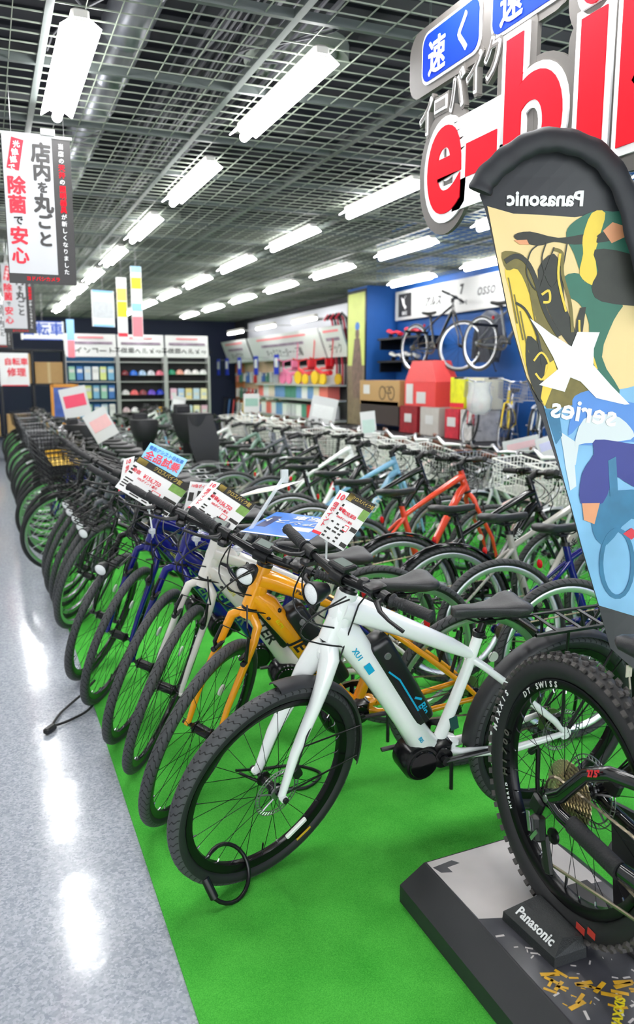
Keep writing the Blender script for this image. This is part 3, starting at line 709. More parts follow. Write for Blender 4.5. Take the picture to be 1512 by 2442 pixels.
jet(.541,3.292,177,9,60,'navy blue electric bicycle right behind the cream white one',NAVYP,False,tagc=SIL)
jet(.50,3.743,178,9,60,'navy blue electric bicycle farther from the camera, beside the black rack bicycle',NAVYP,False,tagc=SIL)
place(JR,.472,4.082,R_(178),R_(9),R_(58),'black bicycle with front rack and round lamp, beside the navy blue bicycle',BLKP)
JRf=make_ebike(front_rack=True,light=None,thick=.72,motor=False,full=False)
CB=make_city('black',fender_m=BLKM); CW=make_city('white',gm=BRN); CS=make_city('silver',gm=RUB)
ordw=['first','second','third','fourth','fifth','sixth','seventh','eighth','ninth','tenth','eleventh','twelfth','thirteenth','fourteenth','fifteenth','sixteenth']
fr_=[4.98,5.22,5.52,5.78,6.12]
for i,y in enumerate(fr_):
    place(JRf,.50,y,R_(178),R_(8),R_(55+random.uniform(-4,4)),'black bicycle with front rack, %s past the gap in the aisle-side row'%ordw[i],[BLKP,GRP,BLKP,GRP,BLKP][i],'black bicycles with front racks')
Jf=make_ebike(light=None,thick=.75,motor=False,full=False)
y=6.55; i=0
while y<9.0:
    place(CB,.50+random.uniform(-.03,.03),y,R_(178+random.uniform(-2,2)),R_(6),R_(18+random.uniform(-6,6)),'dark city bicycle with black wire basket, %s behind the rack bicycles on the aisle side'%ordw[i],[BLKP,GRP,NAVYP,BLKP,BLKP,GRP][i%6],'basket bicycles along the aisle')
    y+=.46; i+=1
k=0
while y<15.2:
    place(CB if k%3 else CS,.52+random.uniform(-.04,.04),y,R_(178+random.uniform(-2,2)),R_(6),R_(15+random.uniform(-8,8)),'blurred dark bicycle far back along the aisle edge',[BLKP,GRP,BLKP,SLP,BLKP,WHP][k%6],'far bicycles along the aisle',skip=('cable','crank_arm','chain','kickstand','rear_brake'))
    y+=.52; k+=1
# second row, facing right, rear wheels next to the first row
def fm_chrome(): return mat('fender_chrome',(30,30,32),.12,.6)
JC=make_ebike(thick=.8,motor=False,light=None,rear_fender=False)
row2=[(2.22,2.66,NAVYP,'dark grey city sport bicycle, rear wheel nearest behind the white saddle rack',JC,0),
]
def brid(x,y,pm,lab,word='BRIDGESTONE',tc=INKW,ln=7,hd=-4,st=-6,gen=JC,wordsz=.032,name='bicycle'):
    r,p=place(gen,x,y,R_(hd),R_(ln),R_(st),lab,pm,anchor='rear',name=name)
    f=p['frame']
    if word:
        u=-DTu
        text(word,wordsz,tc,f,(.675,-.027,.575),u,Vector((0,-1,0)).cross(u),bold=.02,sx=.95)
        text(word,wordsz,tc,f,(.675,.027,.575),DTu,Vector((0,1,0)).cross(DTu),bold=.02,sx=.95)
    return r,p
JF=make_ebike(thick=.78,motor=False,light=None,rear_fender=True)
for nd in JF:
    if nd['n']=='rear_fender': nd['me']=fender_mesh(.37,.024,R_(15),R_(185),fm_chrome(),.5)
brid(2.24,2.60,GRP,'slate grey sport bicycle with bagged bottle, row behind the white electric bicycle',hd=-6)
brid(2.20,3.02,NAVYP,'blue sport bicycle with white lettering, facing right behind the slate grey one',hd=-5)
brid(2.12,3.36,SLP,'silver sport bicycle with dark lettering and chrome-edged fender, facing right',gen=JF,tc=INKK)
brid(2.02,3.70,BLKP,'black sport bicycle with white lettering and glossy rear fender, facing right',gen=JF)
brid(2.05,4.35,REDP,'red-orange mountain bicycle facing right in the middle of the second row',word=None,hd=4)
brid(2.0,4.95,BLKP,'black mountain bicycle just behind the red-orange one',word=None)
brid(2.05,5.45,LBL,'light blue mountain bicycle in the second row behind the red-orange one',word='CITY',wordsz=.05,name='bicycle')
brid(2.0,5.95,BLKP,'black mountain bicycle between the light blue and the white one',word=None)
brid(2.25,6.5,WHP,'white and red mountain bicycle with thick frame, middle of the second row',word='MTB',tc=INKR,wordsz=.05,hd=8)
y=6.95;k=0
cols=[BLKP,SLP,GRP,BLKP,GRN,BLKP,WHP,GRP,BLKP,LBL]
while y<16:
    g=[Jf,CB,Jf,CS][k%4]
    if k<6: lab,grp='%s bicycle facing right, %s past the white and red mountain bicycle'%(['black','silver','grey','black','sage','black'][k],ordw[k]),'second row bicycles'
    else: lab,grp='blurred bicycle far back in the second row','far second row bicycles'
    place(g,2.05+random.uniform(-.05,.05),y,R_(-3+random.uniform(-4,4)),R_(6),R_(random.uniform(-14,6)),lab,cols[k%10],grp,anchor='rear',skip=('cable','kickstand','rear_brake'))
    y+=.5;k+=1
# third row, city bicycles facing left with baskets
CWp=make_city('white',gm=BRN,fender_m=mat('fender_pink',(222,190,186),.35))
y=3.0;k=0
c3=[WHP,PNK,PNK,WHP,PNK,WHP,BLKP,SLP,WHP,GRP,LBL,BLKP]
n3=['white','pink','pink','white','pink','white','black','silver','white','grey','light blue','black']
while y<12.5:
    g=[CW,CWp,CWp,CW,CWp,CS,CB,CW][k%8]
    if k<12: lab,grp='%s city bicycle with basket, %s from the near end of the third row'%(n3[k%12],ordw[k]),'third row city bicycles'
    else: lab,grp='blurred basket bicycle far back in the third row','far third row bicycles'
    place(g,3.55+random.uniform(-.05,.05),y,R_(180+random.uniform(-4,4)),R_(6),R_(random.uniform(-5,22)),lab,c3[k%12],grp,R=.33,wb=1.05,skip=('kickstand',) if k>8 else ())
    y+=.46;k+=1
# ---------------- MTB on the plinth ----------------
Rm=.36
KN=mat('knob_rubber',(74,70,68),.7,bump=.5,scale=120); TYM=mat('mtb_sidewall',(34,34,36),.6,bump=.1)
rm,kk=wheel(Rm,.034,TYM,False,True,hubw=.06,disc=False,refl=False,rimd=.022)
kb=MB()
for i in range(68):
    a=2*PI*i/68
    for (yy,dr,w,l) in ((.0275,-.0085,.012,.015),(-.0275,-.0085,.012,.015),(.0085,.0005,.011,.012),(-.0085,.0005,.011,.012)):
        if abs(yy)<.01 and i%2: yy*=1.5; w*=.8
        rr=Rm+dr; a2=a+(.5*2*PI/68 if abs(yy)<.015 else 0)
        M=Matrix.Rotation(-a2,3,'Y')@Matrix.Rotation((-.75 if yy>0 else .75) if abs(yy)>.02 else 0,3,'Z')
        kb.box((rr*math.cos(a2),yy,rr*math.sin(a2)),(.011,w,l),M)
kk.append(node('tread_knobs',kb.mesh('tread_knobs',KN),kind='stuff'))
cas=MB()
for i in range(10):
    rr=.022+i*.0072; y=-.052+i*.0042; prof=[]
    n=14+3*i; vs=[]
    for s_ in (0,1):
        for j in range(n*2):
            an=2*PI*j/(n*2); q=rr+(.0035 if j%2 else 0); vs.append((q*math.cos(an),y+s_*.0016,q*math.sin(an)))
    m2=n*2; cas.add(vs,[tuple(range(m2-1,-1,-1)),tuple(range(m2,2*m2))]+[(j,(j+1)%m2,m2+(j+1)%m2,m2+j) for j in range(m2)])
kk.append(node('cassette',cas.mesh('cassette',mat('cassette_steel',(200,186,150),.32,.85,.3,200))))
kk.append(node('brake_rotor',rotor(.095).mesh('brake_rotor',STEEL),(0,.055,0)))
mr=root('mountain_bicycle','black electric mountain bicycle with knobbly tyre on the display plinth','bicycle')
mr.matrix_world=Matrix.Translation((1.33,1.507,.125))@Matrix.Rotation(R_(-92.8),4,'Z')@Matrix.Rotation(R_(-1.6),4,'X')
wh=link('rear_wheel',rm,mr,(0,0,Rm))
wp={}
for nd in kk: wp[nd['n']]=link(nd['n'],nd['me'],wh,nd['loc'],kind=nd['kind'])
def arc_text(par,s,R0,h,m,a0,step,y,side=-1,**kw):
    """letters round a tyre sidewall; side -1 = drive side"""
    for i,ch in enumerate(s):
        if ch==' ': continue
        a=a0+i*step; p=Vector((R0*math.cos(a),y,R0*math.sin(a))); up=Vector((math.cos(a),0,math.sin(a)))
        n=Vector((0,side,0)); u=up.cross(n)
        text(ch,h,m,par,p,u,up,**kw)
# drive side is -y; letters run clockwise seen from it
RW=wp['tyre']
def at(s,R0,h,m,deg,stepdeg,y,par=RW,**kw): arc_text(par,s,R0,h,m,R_(deg),R_(stepdeg),y,**kw)
at('MAXXIS',Rm-.036,.017,INKW,171,-4.6,-.0345,bold=.05,sx=.95)
at('DT SWISS',Rm-.078,.016,mat('ink_pale',(215,215,210),.5),136,-4.4,-.0232,par=wh,bold=.03)
at('H1700',Rm-.078,.024,mat('ink_dim',(92,90,82),.5),194,-6,-.0232,par=wh,bold=.03)
at('HYBRID',Rm-.078,.010,INKW,214,-2.5,-.0232,par=wh,bold=.05)
obj('tyre_badge',MB().box((.11,-.0345,-.30),(.032,.001,.018)).box((.15,-.0345,-.285),(.028,.001,.018)),mat('badge_red',(190,60,50),.5),wh)
BF=mat('mtb_paint',(16,17,20),.12,coat=.7)
f=MB()
for s in (-1,1):
    f.tube([(0,s*.072,Rm),(.05,s*.075,Rm+.035),(.13,s*.072,Rm+.13),(.20,s*.066,Rm+.165),(.36,s*.04,Rm+.19),(.46,0,Rm+.2)],[.014,.014,.013,.013,.013,.014],12,sq=1.4)
    f.tube([(0,s*.072,Rm),(.05,s*.072,Rm-.02),(.25,s*.066,Rm-.04),(.45,s*.035,Rm-.05)],[.015,.015,.016,.02],12,sq=1.3)
    f.lathe([(.001,s*.060),(.024,s*.062),(.024,s*.078),(.012,s*.081),(.001,s*.081)],16,'Y',(0,0,Rm))
f.tube([(.45,0,Rm-.05),(.36,0,Rm+.30)],.018,12).tube([(.47,0,Rm-.03),(.85,0,Rm+.33)],.034,12).tube([(.38,0,Rm+.24),(.82,0,Rm+.40)],.022,12).tube([(.86,0,Rm+.3),(.81,0,Rm+.44)],.026,12)
mf=obj('frame',f,BF,mr,45)
text('27.5"',.016,mat('ink_red_bright',(240,50,60),.4),mf,(.165,-.0845,Rm+.150),(.9,0,.42),(-.4,0,1),bold=.04,shear=.2)
obj('chainstay_guard',MB().tube([(.09,-.071,Rm-.022),(.26,-.068,Rm-.041)],.019,12,sq=1.3),RUB,mr,45)
obj('chain',chain_mesh(0,Rm,.05,.46,Rm-.03,.075,-.048,-.05),CHN,mr)['kind']='stuff'
obj('chain_lower_run',MB().tube([(-.0,-.05,Rm-.19),(.46,-.05,Rm-.11)],.0045,6),CHN,mr)
d=MB().box((-.03,-.085,Rm-.03),(.045,.02,.05),Matrix.Rotation(.4,3,'Y'),bev=.006).box((-.012,-.092,Rm-.085),(.036,.034,.07),Matrix.Rotation(-.2,3,'Y'),bev=.008).box((.01,-.075,Rm-.15),(.03,.012,.10),Matrix.Rotation(-.35,3,'Y'),bev=.004)
for (x,z) in ((.005,-.105),(-.01,-.195)): d.lathe([(.003,-.06),(.021,-.059),(.021,-.052),(.003,-.051)],14,'Y',(x,0,Rm+z))
dd=obj('derailleur',d,BLK,mr,40); obj('derailleur_plate',MB().box((-.026,-.112,Rm-.07),(.012,.003,.05),Matrix.Rotation(-.3,3,'Y')).box((.0,-.112,Rm-.095),(.010,.003,.04),Matrix.Rotation(.6,3,'Y')),SIL,dd)
obj('axle_bolt',MB().lathe([(.001,-.088),(.010,-.087),(.012,-.08)],14,'Y',(0,0,Rm)).lathe([(.001,-.085),(.006,-.085),(.009,-.078)],12,'Y',(.055,0,Rm-.02)),STEEL,mr,40)
obj('motor',MB().lathe([(.001,-.06),(.07,-.055),(.075,0),(.07,.055),(.001,.06)],24,'Y',(.50,0,Rm-.04)),BLK,mr,40)
obj('chainring',MB().lathe([(.05,-.052),(.078,-.052),(.078,-.049),(.05,-.049)],36,'Y',(.46,0,Rm-.03),closed=True),BLKM,mr)
obj('crank_arm',MB().tube([(.46,-.075,Rm-.03),(.58,-.085,Rm-.16)],.011,8),BLK,mr,40); obj('crank_arm',MB().tube([(.46,.075,Rm-.03),(.34,.085,Rm+.10)],.011,8),BLK,mr,40)
obj('rear_caliper',MB().box((.075,.06,Rm+.055),(.05,.03,.05),Matrix.Rotation(.4,3,'Y'),bev=.008).tube([(.07,.06,Rm+.08),(.13,.07,Rm+.17),(.4,.03,Rm+.22)],.003,6),BLK,mr,40)
for nd in (saddle_node(.30,Rm+.48),node('seat_post',MB().tube([(.365,0,Rm+.28),(.31,0,Rm+.46)],.015,12).mesh('seat_post',BLKM,40)),):
    o=link(nd['n'],nd['me'],mr,nd['loc']); 
    for c in nd['kids']: link(c['n'],c['me'],o)
# front wheel, fork, bar of the mtb (out of frame to the right)
o=link('front_wheel',rm,mr,(1.12,0,Rm)); 
for nd in kk:
    if nd['n'] in('tyre','spokes','hub','tread_knobs'): link(nd['n'],nd['me'],o,nd['loc'],kind=nd['kind'])
fk=MB().tube([(.86,0,Rm+.30),(.88,.0,Rm+.27)],.02,10)
for s in (-1,1): fk.tube([(.88,s*.06,Rm+.29),(1.0,s*.065,Rm+.12),(1.12,s*.07,Rm)],[.018,.021,.016],10)
obj('fork',fk.box((.885,0,Rm+.29),(.05,.15,.04),bev=.01),BF,mr,40)
hb=obj('handlebar',MB().tube([(.76,-.36,Rm+.52),(.80,-.1,Rm+.50),(.80,.1,Rm+.50),(.76,.36,Rm+.52)],.012,10).tube([(.81,0,Rm+.44),(.80,0,Rm+.5)],.016,10),BLKM,mr,40)
for s in (-1,1): link('grip',grip_mesh(s,.13),hb,(.77,s*.24,Rm+.515))
# plinth
PK=mat('plinth_black',(44,45,48),.5,bump=.05)
pl=root('display_plinth','low black plinth with sloping edges and pale snow picture under the mountain bicycle','plinth')
def P2(x,y,z): return (x,y,z)
mb=MB(); base=[(1.045,1.885),(1.56,1.905),(1.63,1.83),(1.62,.2),(1.045,.2)]; top=[(1.12,1.875),(1.50,1.89),(1.555,1.83),(1.545,.2),(1.12,.2)]
mb.loft([[(x,y,.006) for x,y in base],[(x,y,.06) for x,y in base],[(x,y,.12) for x,y in top]])
obj('plinth_body',mb,PK,pl)
# printed top: pale grey snow field, dark field with speckle
pg=mat('print_pale',(206,200,198),.35,var=.12,scale=9); pd=mat('print_dark',(72,72,78),.3,var=.45,scale=14); py_=mat('print_gold',(222,170,40),.35,var=.3,scale=40)
T2=lambda u,v,w:(u,v,.1202+w)
pt=obj('printed_top',MB().prism([(1.125,1.87),(1.125,.2),(1.54,.2),(1.55,1.825),(1.498,1.885)],.001,T2),pd,pl)
obj('print_patch',MB().prism([(1.126,1.869),(1.128,1.60),(1.20,1.575),(1.24,1.60),(1.45,1.61),(1.546,1.60),(1.548,1.824),(1.497,1.883)],.0008,lambda u,v,w:(u,v,.1213+w)),pg,pt)
obj('print_patch',MB().prism([(1.13,1.84),(1.20,1.85),(1.215,1.83),(1.17,1.825),(1.172,1.80),(1.14,1.81)],.0006,lambda u,v,w:(u,v,.1222+w)),pd,pt)
rnd=random.Random(3)
sp=MB()
for i in range(150):
    x=rnd.uniform(1.14,1.5); y=rnd.uniform(.9,1.56); s_=rnd.uniform(.002,.012); a=rnd.uniform(0,3)
    sp.box((x,y,.1216),(s_*2.2,s_*.6,.0006),a)
obj('print_speckle',sp,pg,pt)['kind']='stuff'
sp=MB()
for i in range(60):
    t=rnd.random(); x=1.15+.32*t+rnd.uniform(-.02,.04); y=1.33-.22*t+rnd.uniform(-.07,.05); s_=rnd.uniform(.004,.02)
    sp.box((x,y,.1218),(s_*2.5,s_*.6,.0006),rnd.uniform(-1.2,.6))
obj('print_speckle',sp,py_,pt)['kind']='stuff'
text('MAXXIS',.022,mat('print_yellow',(235,215,30),.4),pt,(1.24,1.205,.1224),(.7,.62,0),(-.62,.7,0),bold=.04)
# wheel chock
ck=root('wheel_chock','black wedge wheel holder with white lettering beside the knobbly tyre','wheel holder',(1.245,1.475,.121)); ck.scale=(.86,.86,.86)
mb=MB(); bx=[(-.07,.115),(-.055,-.115),(.06,-.115),(.07,.115)]
mb.loft([[(x,y,0) for x,y in bx],[(x*.98,y*.98,.03) for x,y in bx],[(-.012,.09,.062),(-.006,-.085,.062),(.052,-.10,.062),(.058,.10,.062)]])
ckb=obj('chock_body',mb,mat('chock_black',(38,41,42),.45,bump=.4,scale=300),ck)
e=Vector((.047,0,.032)).normalized()
text('Panasonic',.030,INKW,ckb,(-.036,-.0,.0485),(.03,-1,0),Vector((.83,.02,.56)),bold=.03)
# display stand arms beside wheel
st=root('display_stand','black forked steel stand holding the mountain bicycle rear wheel','stand',(1.47,1.46,.121))
SG=mat('stand_steel',(58,56,58),.4,.3)
obj('stand_post',MB().box((.02,0,.16),(.012,.09,.30),Matrix.Rotation(-.12,3,'X')),SG,st)
obj('stand_foot',MB().box((-.02,0,.006),(.10,.30,.012)),SG,st)
obj('stand_brace',MB().box((.02,-.12,.11),(.010,.05,.26),Matrix.Rotation(.7,3,'X')),SG,st)
# ---------------- locks / cables on the floor ----------------
def arcpts(c,r,n=20,z=.012,sx=1,sy=1,a=0):
    return [(c[0]+math.cos(2*PI*t/n+a)*r*sx,c[1]+math.sin(2*PI*t/n+a)*r*sy,z+.0) for t in range(n)]
lk=MB(); pts=[]
for t in range(24):
    a=2*PI*t/24; pts.append((.575+.072*math.cos(a)-.02*math.sin(a),2.10+.035*math.cos(a)+.03*math.sin(a),.085+.076*math.sin(a)))
lk.tube(pts,.0065,8,closed=True)
o=obj('cable_lock',lk,CABLE,None,60,label='black coiled cable lock looped through the nearest front wheel',cat='lock')
obj('lock_barrel',MB().tube([pts[14],pts[11]],.013,10),BLK,o,40)
lk=MB(); pts=[(.40,3.80,.10),(.34,3.78,.05),(.27,3.74,.015),(.22,3.66,.012),(.175,3.54,.012)]
pts2=[(.175,3.53,.012),(.27,3.58,.012),(.36,3.66,.02),(.42,3.76,.07)]
def smooth(p,n=6):
    P=[Vector(q) for q in p]; out=[]
    for i in range(len(P)-1):
        a=P[max(i-1,0)];b=P[i];c=P[i+1];d=P[min(i+2,len(P)-1)]
        for k in range(n):
            t=k/n; out.append(.5*((2*b)+(c-a)*t+(2*a-5*b+4*c-d)*t*t+(3*b-a-3*c+d)*t**3))
    return out+[P[-1]]
lk.tube(smooth(pts),.006,7).tube(smooth(pts2),.006,7)
o=obj('cable_lock',lk,CABLE,None,60,label='black cable lock lying on the grey aisle floor by the carpet edge',cat='lock')
obj('lock_barrel',MB().box((.165,3.50,.016),(.07,.03,.026),.9,bev=.006),BLK,o)
lk=MB().tube(smooth([(.80,2.72,.06),(.9,2.66,.02),(1.02,2.60,.012),(1.12,2.68,.012),(1.05,2.78,.012),(.92,2.80,.015),(.80,2.76,.05)]),.006,7)
obj('cable_lock',lk,CABLE,None,60,label='black cable lock lying on the carpet by the orange bicycle front wheel',cat='lock')
# ---------------- price cards ----------------
PAP=mat('card_paper',(216,217,216),.35,var=.01); PRED=mat('print_red',(222,38,60),.4); PBK=mat('print_black',(30,28,24),.4); PGD=mat('print_goldink',(190,165,80),.4); PBL=mat('print_blue',(36,110,200),.4); PSK=mat('print_sky',(130,195,235),.4); PGR=mat('print_green',(110,150,70),.4,var=.3,scale=60)
class Card:
    def __init__(s,label,O,U,V,m=PAP,cat='price card',name='price_card',group=None):
        D=Vector((-.005,-.07,.03)); O,U,V=Vector(O)+D,Vector(U)+D,Vector(V)+D; s.w=(U-O).length; s.u=(U-O).normalized(); v=V-O; s.v=(v-s.u*v.dot(s.u)).normalized(); s.h=v.dot(s.v); s.n=s.u.cross(s.v); s.O=O
        mb=MB().prism([(0,0),(s.w,0),(s.w,s.h),(0,s.h)],-.0015,s.F); s.o=obj(name,mb,m,None,label=label,cat=cat,group=group)
    def F(s,u,v,w): return s.O+s.u*u+s.v*v+s.n*w
    def rect(s,a,b,c,d,m,name='print_block',k=.0006):
        W,H=s.w,s.h; return obj(name,MB().prism([(a*W,b*H),(c*W,b*H),(c*W,d*H),(a*W,d*H)],k,s.F),m,s.o)
    def txt(s,t,x,y,h,m,rot=0,**k):
        u=s.u*math.cos(rot)+s.v*math.sin(rot); v=-s.u*math.sin(rot)+s.v*math.cos(rot)
        return text(t,h*(min(s.h,s.w*(.78 if s.w>s.h else 1.0)) if s.w>s.h*.4 else s.h),m,s.o,s.F(x*s.w,y*s.h,.0014),u,v,ext=.0004,**k)
def price_card(label,O,U,V,price,fl=1):
    c=Card(label,O,U,V)
    c.rect(0,.82,1,1,PBK); c.rect(.02,.83,.2,.98,PGD); c.txt('クロスバイク館',.6,.91,.10,PGD,bold=.01,sx=.9)
    c.rect(.74,.62,1,.82,PGR); c.rect(.76,.36,.99,.44,PBK); c.rect(.76,.04,.99,.12,PBK)
    c.txt(price,.44,.60,.115,PRED,bold=.02,sx=.9); c.txt('特価',.13,.62,.09,PRED,bold=.02); c.txt('10%ポイント還元',.40,.48,.06,PRED,bold=.01)
    mb=MB(); rn=random.Random(len(label))
    for i in range(5):
        for j in range(3):
            if rn.random()<.75:
                W,H=c.w,c.h; x=.03+.23*j; y=.04+.075*i; ww=rn.uniform(.08,.18)
                mb.prism([(x*W,y*H),((x+ww)*W,y*H),((x+ww)*W,(y+.035)*H),(x*W,(y+.035)*H)],.0006,c.F)
    for i in range(3):
        W,H=c.w,c.h; y=.5+.09*i; mb.prism([(.02*W,y*H),(.09*W,y*H),(.09*W,(y+.05)*H),(.02*W,(y+.05)*H)],.0006,c.F)
    obj('print_lines',mb,PBK,c.o)
    c.rect(.54,.30,.70,.42,PRED); c.rect(.555,.315,.685,.405,PAP,k=.001)
    return c
def red_card(label,O,U,V):
    c=Card(label,O,U,V); c.txt('10',.5,.86,.13,PRED,bold=.04); 
    for i,ch in enumerate('倍ポイント'): c.txt(ch,.5,.68-.115*i,.085,PRED,bold=.03)
    c.rect(.0,.0,1,.06,PRED); return c
price_card('white price card reading 156,750 yen with black header, over the navy bicycles',(0.493,3.546,1.053),(0.674,3.361,0.935),(0.61,3.576,1.18),'¥156,750')
red_card('narrow red and white point card at the left of the blue-topped price card',(0.510,3.570,1.030),(0.551,3.533,1.045),(0.585,3.648,1.17))
c=Card('sky blue test ride card standing behind the leftmost price card',(0.621,3.654,1.157),(0.767,3.557,1.081),(0.672,3.69,1.233),PSK,cat='sign card',name='sign_card')
c.txt('電動アシスト自転車',.5,.76,.17,PBL,bold=.02,sx=.85); c.txt('全品試乗',.5,.36,.36,PRED,bold=.04,sx=.9)
price_card('white price card reading 156,750 yen, tilted, over the cream white bicycle',(0.714,3.06,0.995),(0.802,2.901,0.926),(0.834,3.087,1.113),'¥156,750')
red_card('narrow red and white point card at the left of the tilted price card',(0.712,3.125,1.012),(0.740,3.092,1.003),(0.822,3.21,1.108))
c=Card('white and red card with boxes, turned away behind the tilted price card',(0.702,3.217,0.93),(0.81,3.117,0.923),(0.736,3.289,1.099)); c.txt('10倍ポイント還元',.5,.9,.08,PRED,bold=.02); c.rect(.05,.55,.2,.75,PBK); c.rect(.3,.6,.4,.8,PBK); c.rect(.1,.15,.3,.2,PBK); c.rect(.5,.3,.7,.36,PBK)
price_card('white price card reading 230,850 yen above the white electric bicycle handlebar',(0.965,2.379,1.017),(1.005,2.28,0.985),(1.057,2.435,1.173),'¥230,850')
red_card('narrow red and white point card beside the 230,850 yen price card',(0.960,2.430,1.022),(0.980,2.396,1.014),(1.055,2.508,1.158))
c=Card('bright blue electric bicycle leaflet lying flat behind the handlebars',(0.811,2.742,0.978),(0.999,2.553,0.966),(0.963,3.014,1.006),PBL,cat='leaflet',name='leaflet')
c.txt('電動アシスト',.62,.62,.16,PAP,rot=PI,bold=.02); c.txt('自転車',.7,.85,.16,PAP,rot=PI,bold=.02); c.rect(.45,.3,.85,.45,PAP); c.rect(0,0,1,.04,PAP); c.rect(.06,.3,.2,.8,mat('print_navy',(20,30,90),.4))
c=Card('silvery white leaflet with a golden corner leaning behind the flat blue one',(0.93,3.25,1.021),(1.042,2.996,1.083),(1.013,3.434,1.015),mat('card_silver',(222,222,224),.25),cat='leaflet',name='leaflet'); c.rect(.1,.1,.9,.16,PGD)
def clip(label,p,q,w=.011):
    r=root('card_clip',label,'card clip'); a=Vector(p);b=Vector(q)
    obj('clip_stem',MB().tube([a,a.lerp(b,.5),b],w*.35,6).box(tuple(b),(w*1.2,w*.6,w*2.2)),CLEAR,r)
    obj('clip_base',MB().box(tuple(a),(.03,.035,.022),bev=.005).tube([a+Vector((0,-.014,-.012)),a+Vector((0,0,-.026)),a+Vector((0,.014,-.012))],.004,6),CLEAR,r)
clip('clear plastic card clip on the white electric bicycle handlebar',(.985,2.31,.955),(1.0,2.34,1.03))
clip('tall clear plastic card clip on the orange bicycle handlebar',(.80,2.68,.945),(1.0,2.74,1.19),.022)
clip('clear plastic card clip on the cream white bicycle handlebar',(.72,2.98,.93),(.77,2.98,1.0))
clip('clear plastic card clip on the navy bicycle handlebar',(.62,3.35,.90),(.62,3.42,.99))
# ---------------- hanging e-bike sign (plane X=1.7, faces the aisle) ----------------
SX=1.70
sgn=root('hanging_sign','large hanging cut-out sign with red letters and blue boxes, upper right','sign',(SX,2.2,2.5))
SD=mat('sign_dark',(92,88,84),.45); SR=mat('sign_red',(236,26,44),.7,var=0,spec=.1); SW=mat('sign_white',(250,250,250),.6,var=0); SB=mat('sign_blue',(12,52,180),.7,spec=.1); SDK=mat('sign_edge',(80,78,74),.5)
FW=Matrix(((0,0,-1),(-1,0,0),(0,1,0))).to_4x4()  # local x->-Y, y->Z, z->-X
def sl(me,y,z,dx,par,name,m=None):
    M=FW.copy(); M.translation=Vector((-dx,y-2.2,z-2.5)); return link(name,me,par,mtx=M)
def letter(ch,yc,zc,w,h,b=.035):
    o2=sl(fit_letter(ch,w,h,SW,b,.004,grow=.024,res=8),yc,zc,.014,sgn,'letter_outline')
    o3=sl(fit_letter(ch,w,h,SR,b,.003,res=8),yc,zc,.019,sgn,'letter_face')
def back(shapes):
    mb=MB()
    for n_,(k,y,z,w,h,r) in enumerate(shapes):
        pts=rrect(w,h,min(r,w/2-.001,h/2-.001),8) if k=='r' else [(w/2*math.cos(2*PI*i/36),h/2*math.sin(2*PI*i/36)) for i in range(36)]
        mb.prism(pts,.016,yz(y,z,SX+.004+.0004*n_))
    obj('letter_backing',mb,SD,sgn)
def rrect(w,h,r,n=5):
    p=[]
    for cx,cz,a in ((w/2-r,h/2-r,0),(-w/2+r,h/2-r,90),(-w/2+r,-h/2+r,180),(w/2-r,-h/2+r,270)):
        for i in range(n+1): t=R_(a+90*i/n); p.append((cx+r*math.cos(t),cz+r*math.sin(t)))
    return p
def yz(y,z,x0): return lambda u,v,w:(x0-w-SX,-u+y-2.2,v+z-2.5)
back([('e',2.795,2.335,.40,.47,0),('r',2.545,2.335,.34,.25,.05),('r',2.365,2.42,.21,.60,.06),('e',2.25,2.34,.44,.44,0),('r',1.985,2.36,.24,.47,.06),('e',1.985,2.66,.26,.27,0),('r',1.80,2.42,.20,.60,.05),('r',1.69,2.34,.36,.45,.05),('e',1.38,2.335,.42,.47,0),('r',2.6,2.785,1.0,.25,.08)])
letter('e',2.795,2.335,.245,.32)
letter('-',2.545,2.335,.19,.115,.05)
letter('b',2.26,2.42,.30,.47)
letter('i',1.985,2.46,.12,.54)
letter('k',1.72,2.42,.30,.47)
letter('e',1.38,2.335,.29,.32)
def rrect(w,h,r,n=5):
    p=[]
    for cx,cz,a in ((w/2-r,h/2-r,0),(-w/2+r,h/2-r,90),(-w/2+r,-h/2+r,180),(w/2-r,-h/2+r,270)):
        for i in range(n+1): t=R_(a+90*i/n); p.append((cx+r*math.cos(t),cz+r*math.sin(t)))
    return p
def yz(y,z,x0): return lambda u,v,w:(x0-w-SX,-u+y-2.2,v+z-2.5)
for i,(yc,ch1,ch2) in enumerate(((2.785,'速','く'),(2.31,'遠','く'))):
    obj('box_backing',MB().prism(rrect(.45,.24,.07),.02,yz(yc,2.785,SX+.012)),SD,sgn)
    obj('box_outline',MB().prism(rrect(.415,.195,.05),.004,yz(yc,2.785,SX-.009)),SW,sgn)
    obj('box_face',MB().prism(rrect(.39,.172,.042),.003,yz(yc,2.785,SX-.014)),SB,sgn)
    sl(fit_letter(ch1,.125,.13,SW,.03,.001),yc+.085,2.775,.019,sgn,'lettering')
    sl(fit_letter(ch2,.065,.135,SW,.05,.001),yc-.095,2.785,.019,sgn,'lettering')
for i,ch in enumerate('イーバイク'):
    yc=2.945-.112*i; zc=2.565+.018*i
    w=.085 if ch!='ー' else .08; h=.125 if ch!='ー' else .04
    sl(fit_letter(ch,w+.03,h+.035,SD,.3,.010),yc,zc,.004,sgn,'kana_backing')
    sl(fit_letter(ch,w+.012,h+.012,SW,.045,.002),yc,zc,.017,sgn,'kana_outline')
    sl(fit_letter(ch,w-.008,h-.010,SD,.0,.001),yc,zc,.0205,sgn,'kana_face')
obj('hanging_wire',MB().tube([(.02,.5,.2),(.02,.5,.55)],.002,4).tube([(.02,-.4,.2),(.02,-.4,.55)],.002,4),STEEL,sgn)
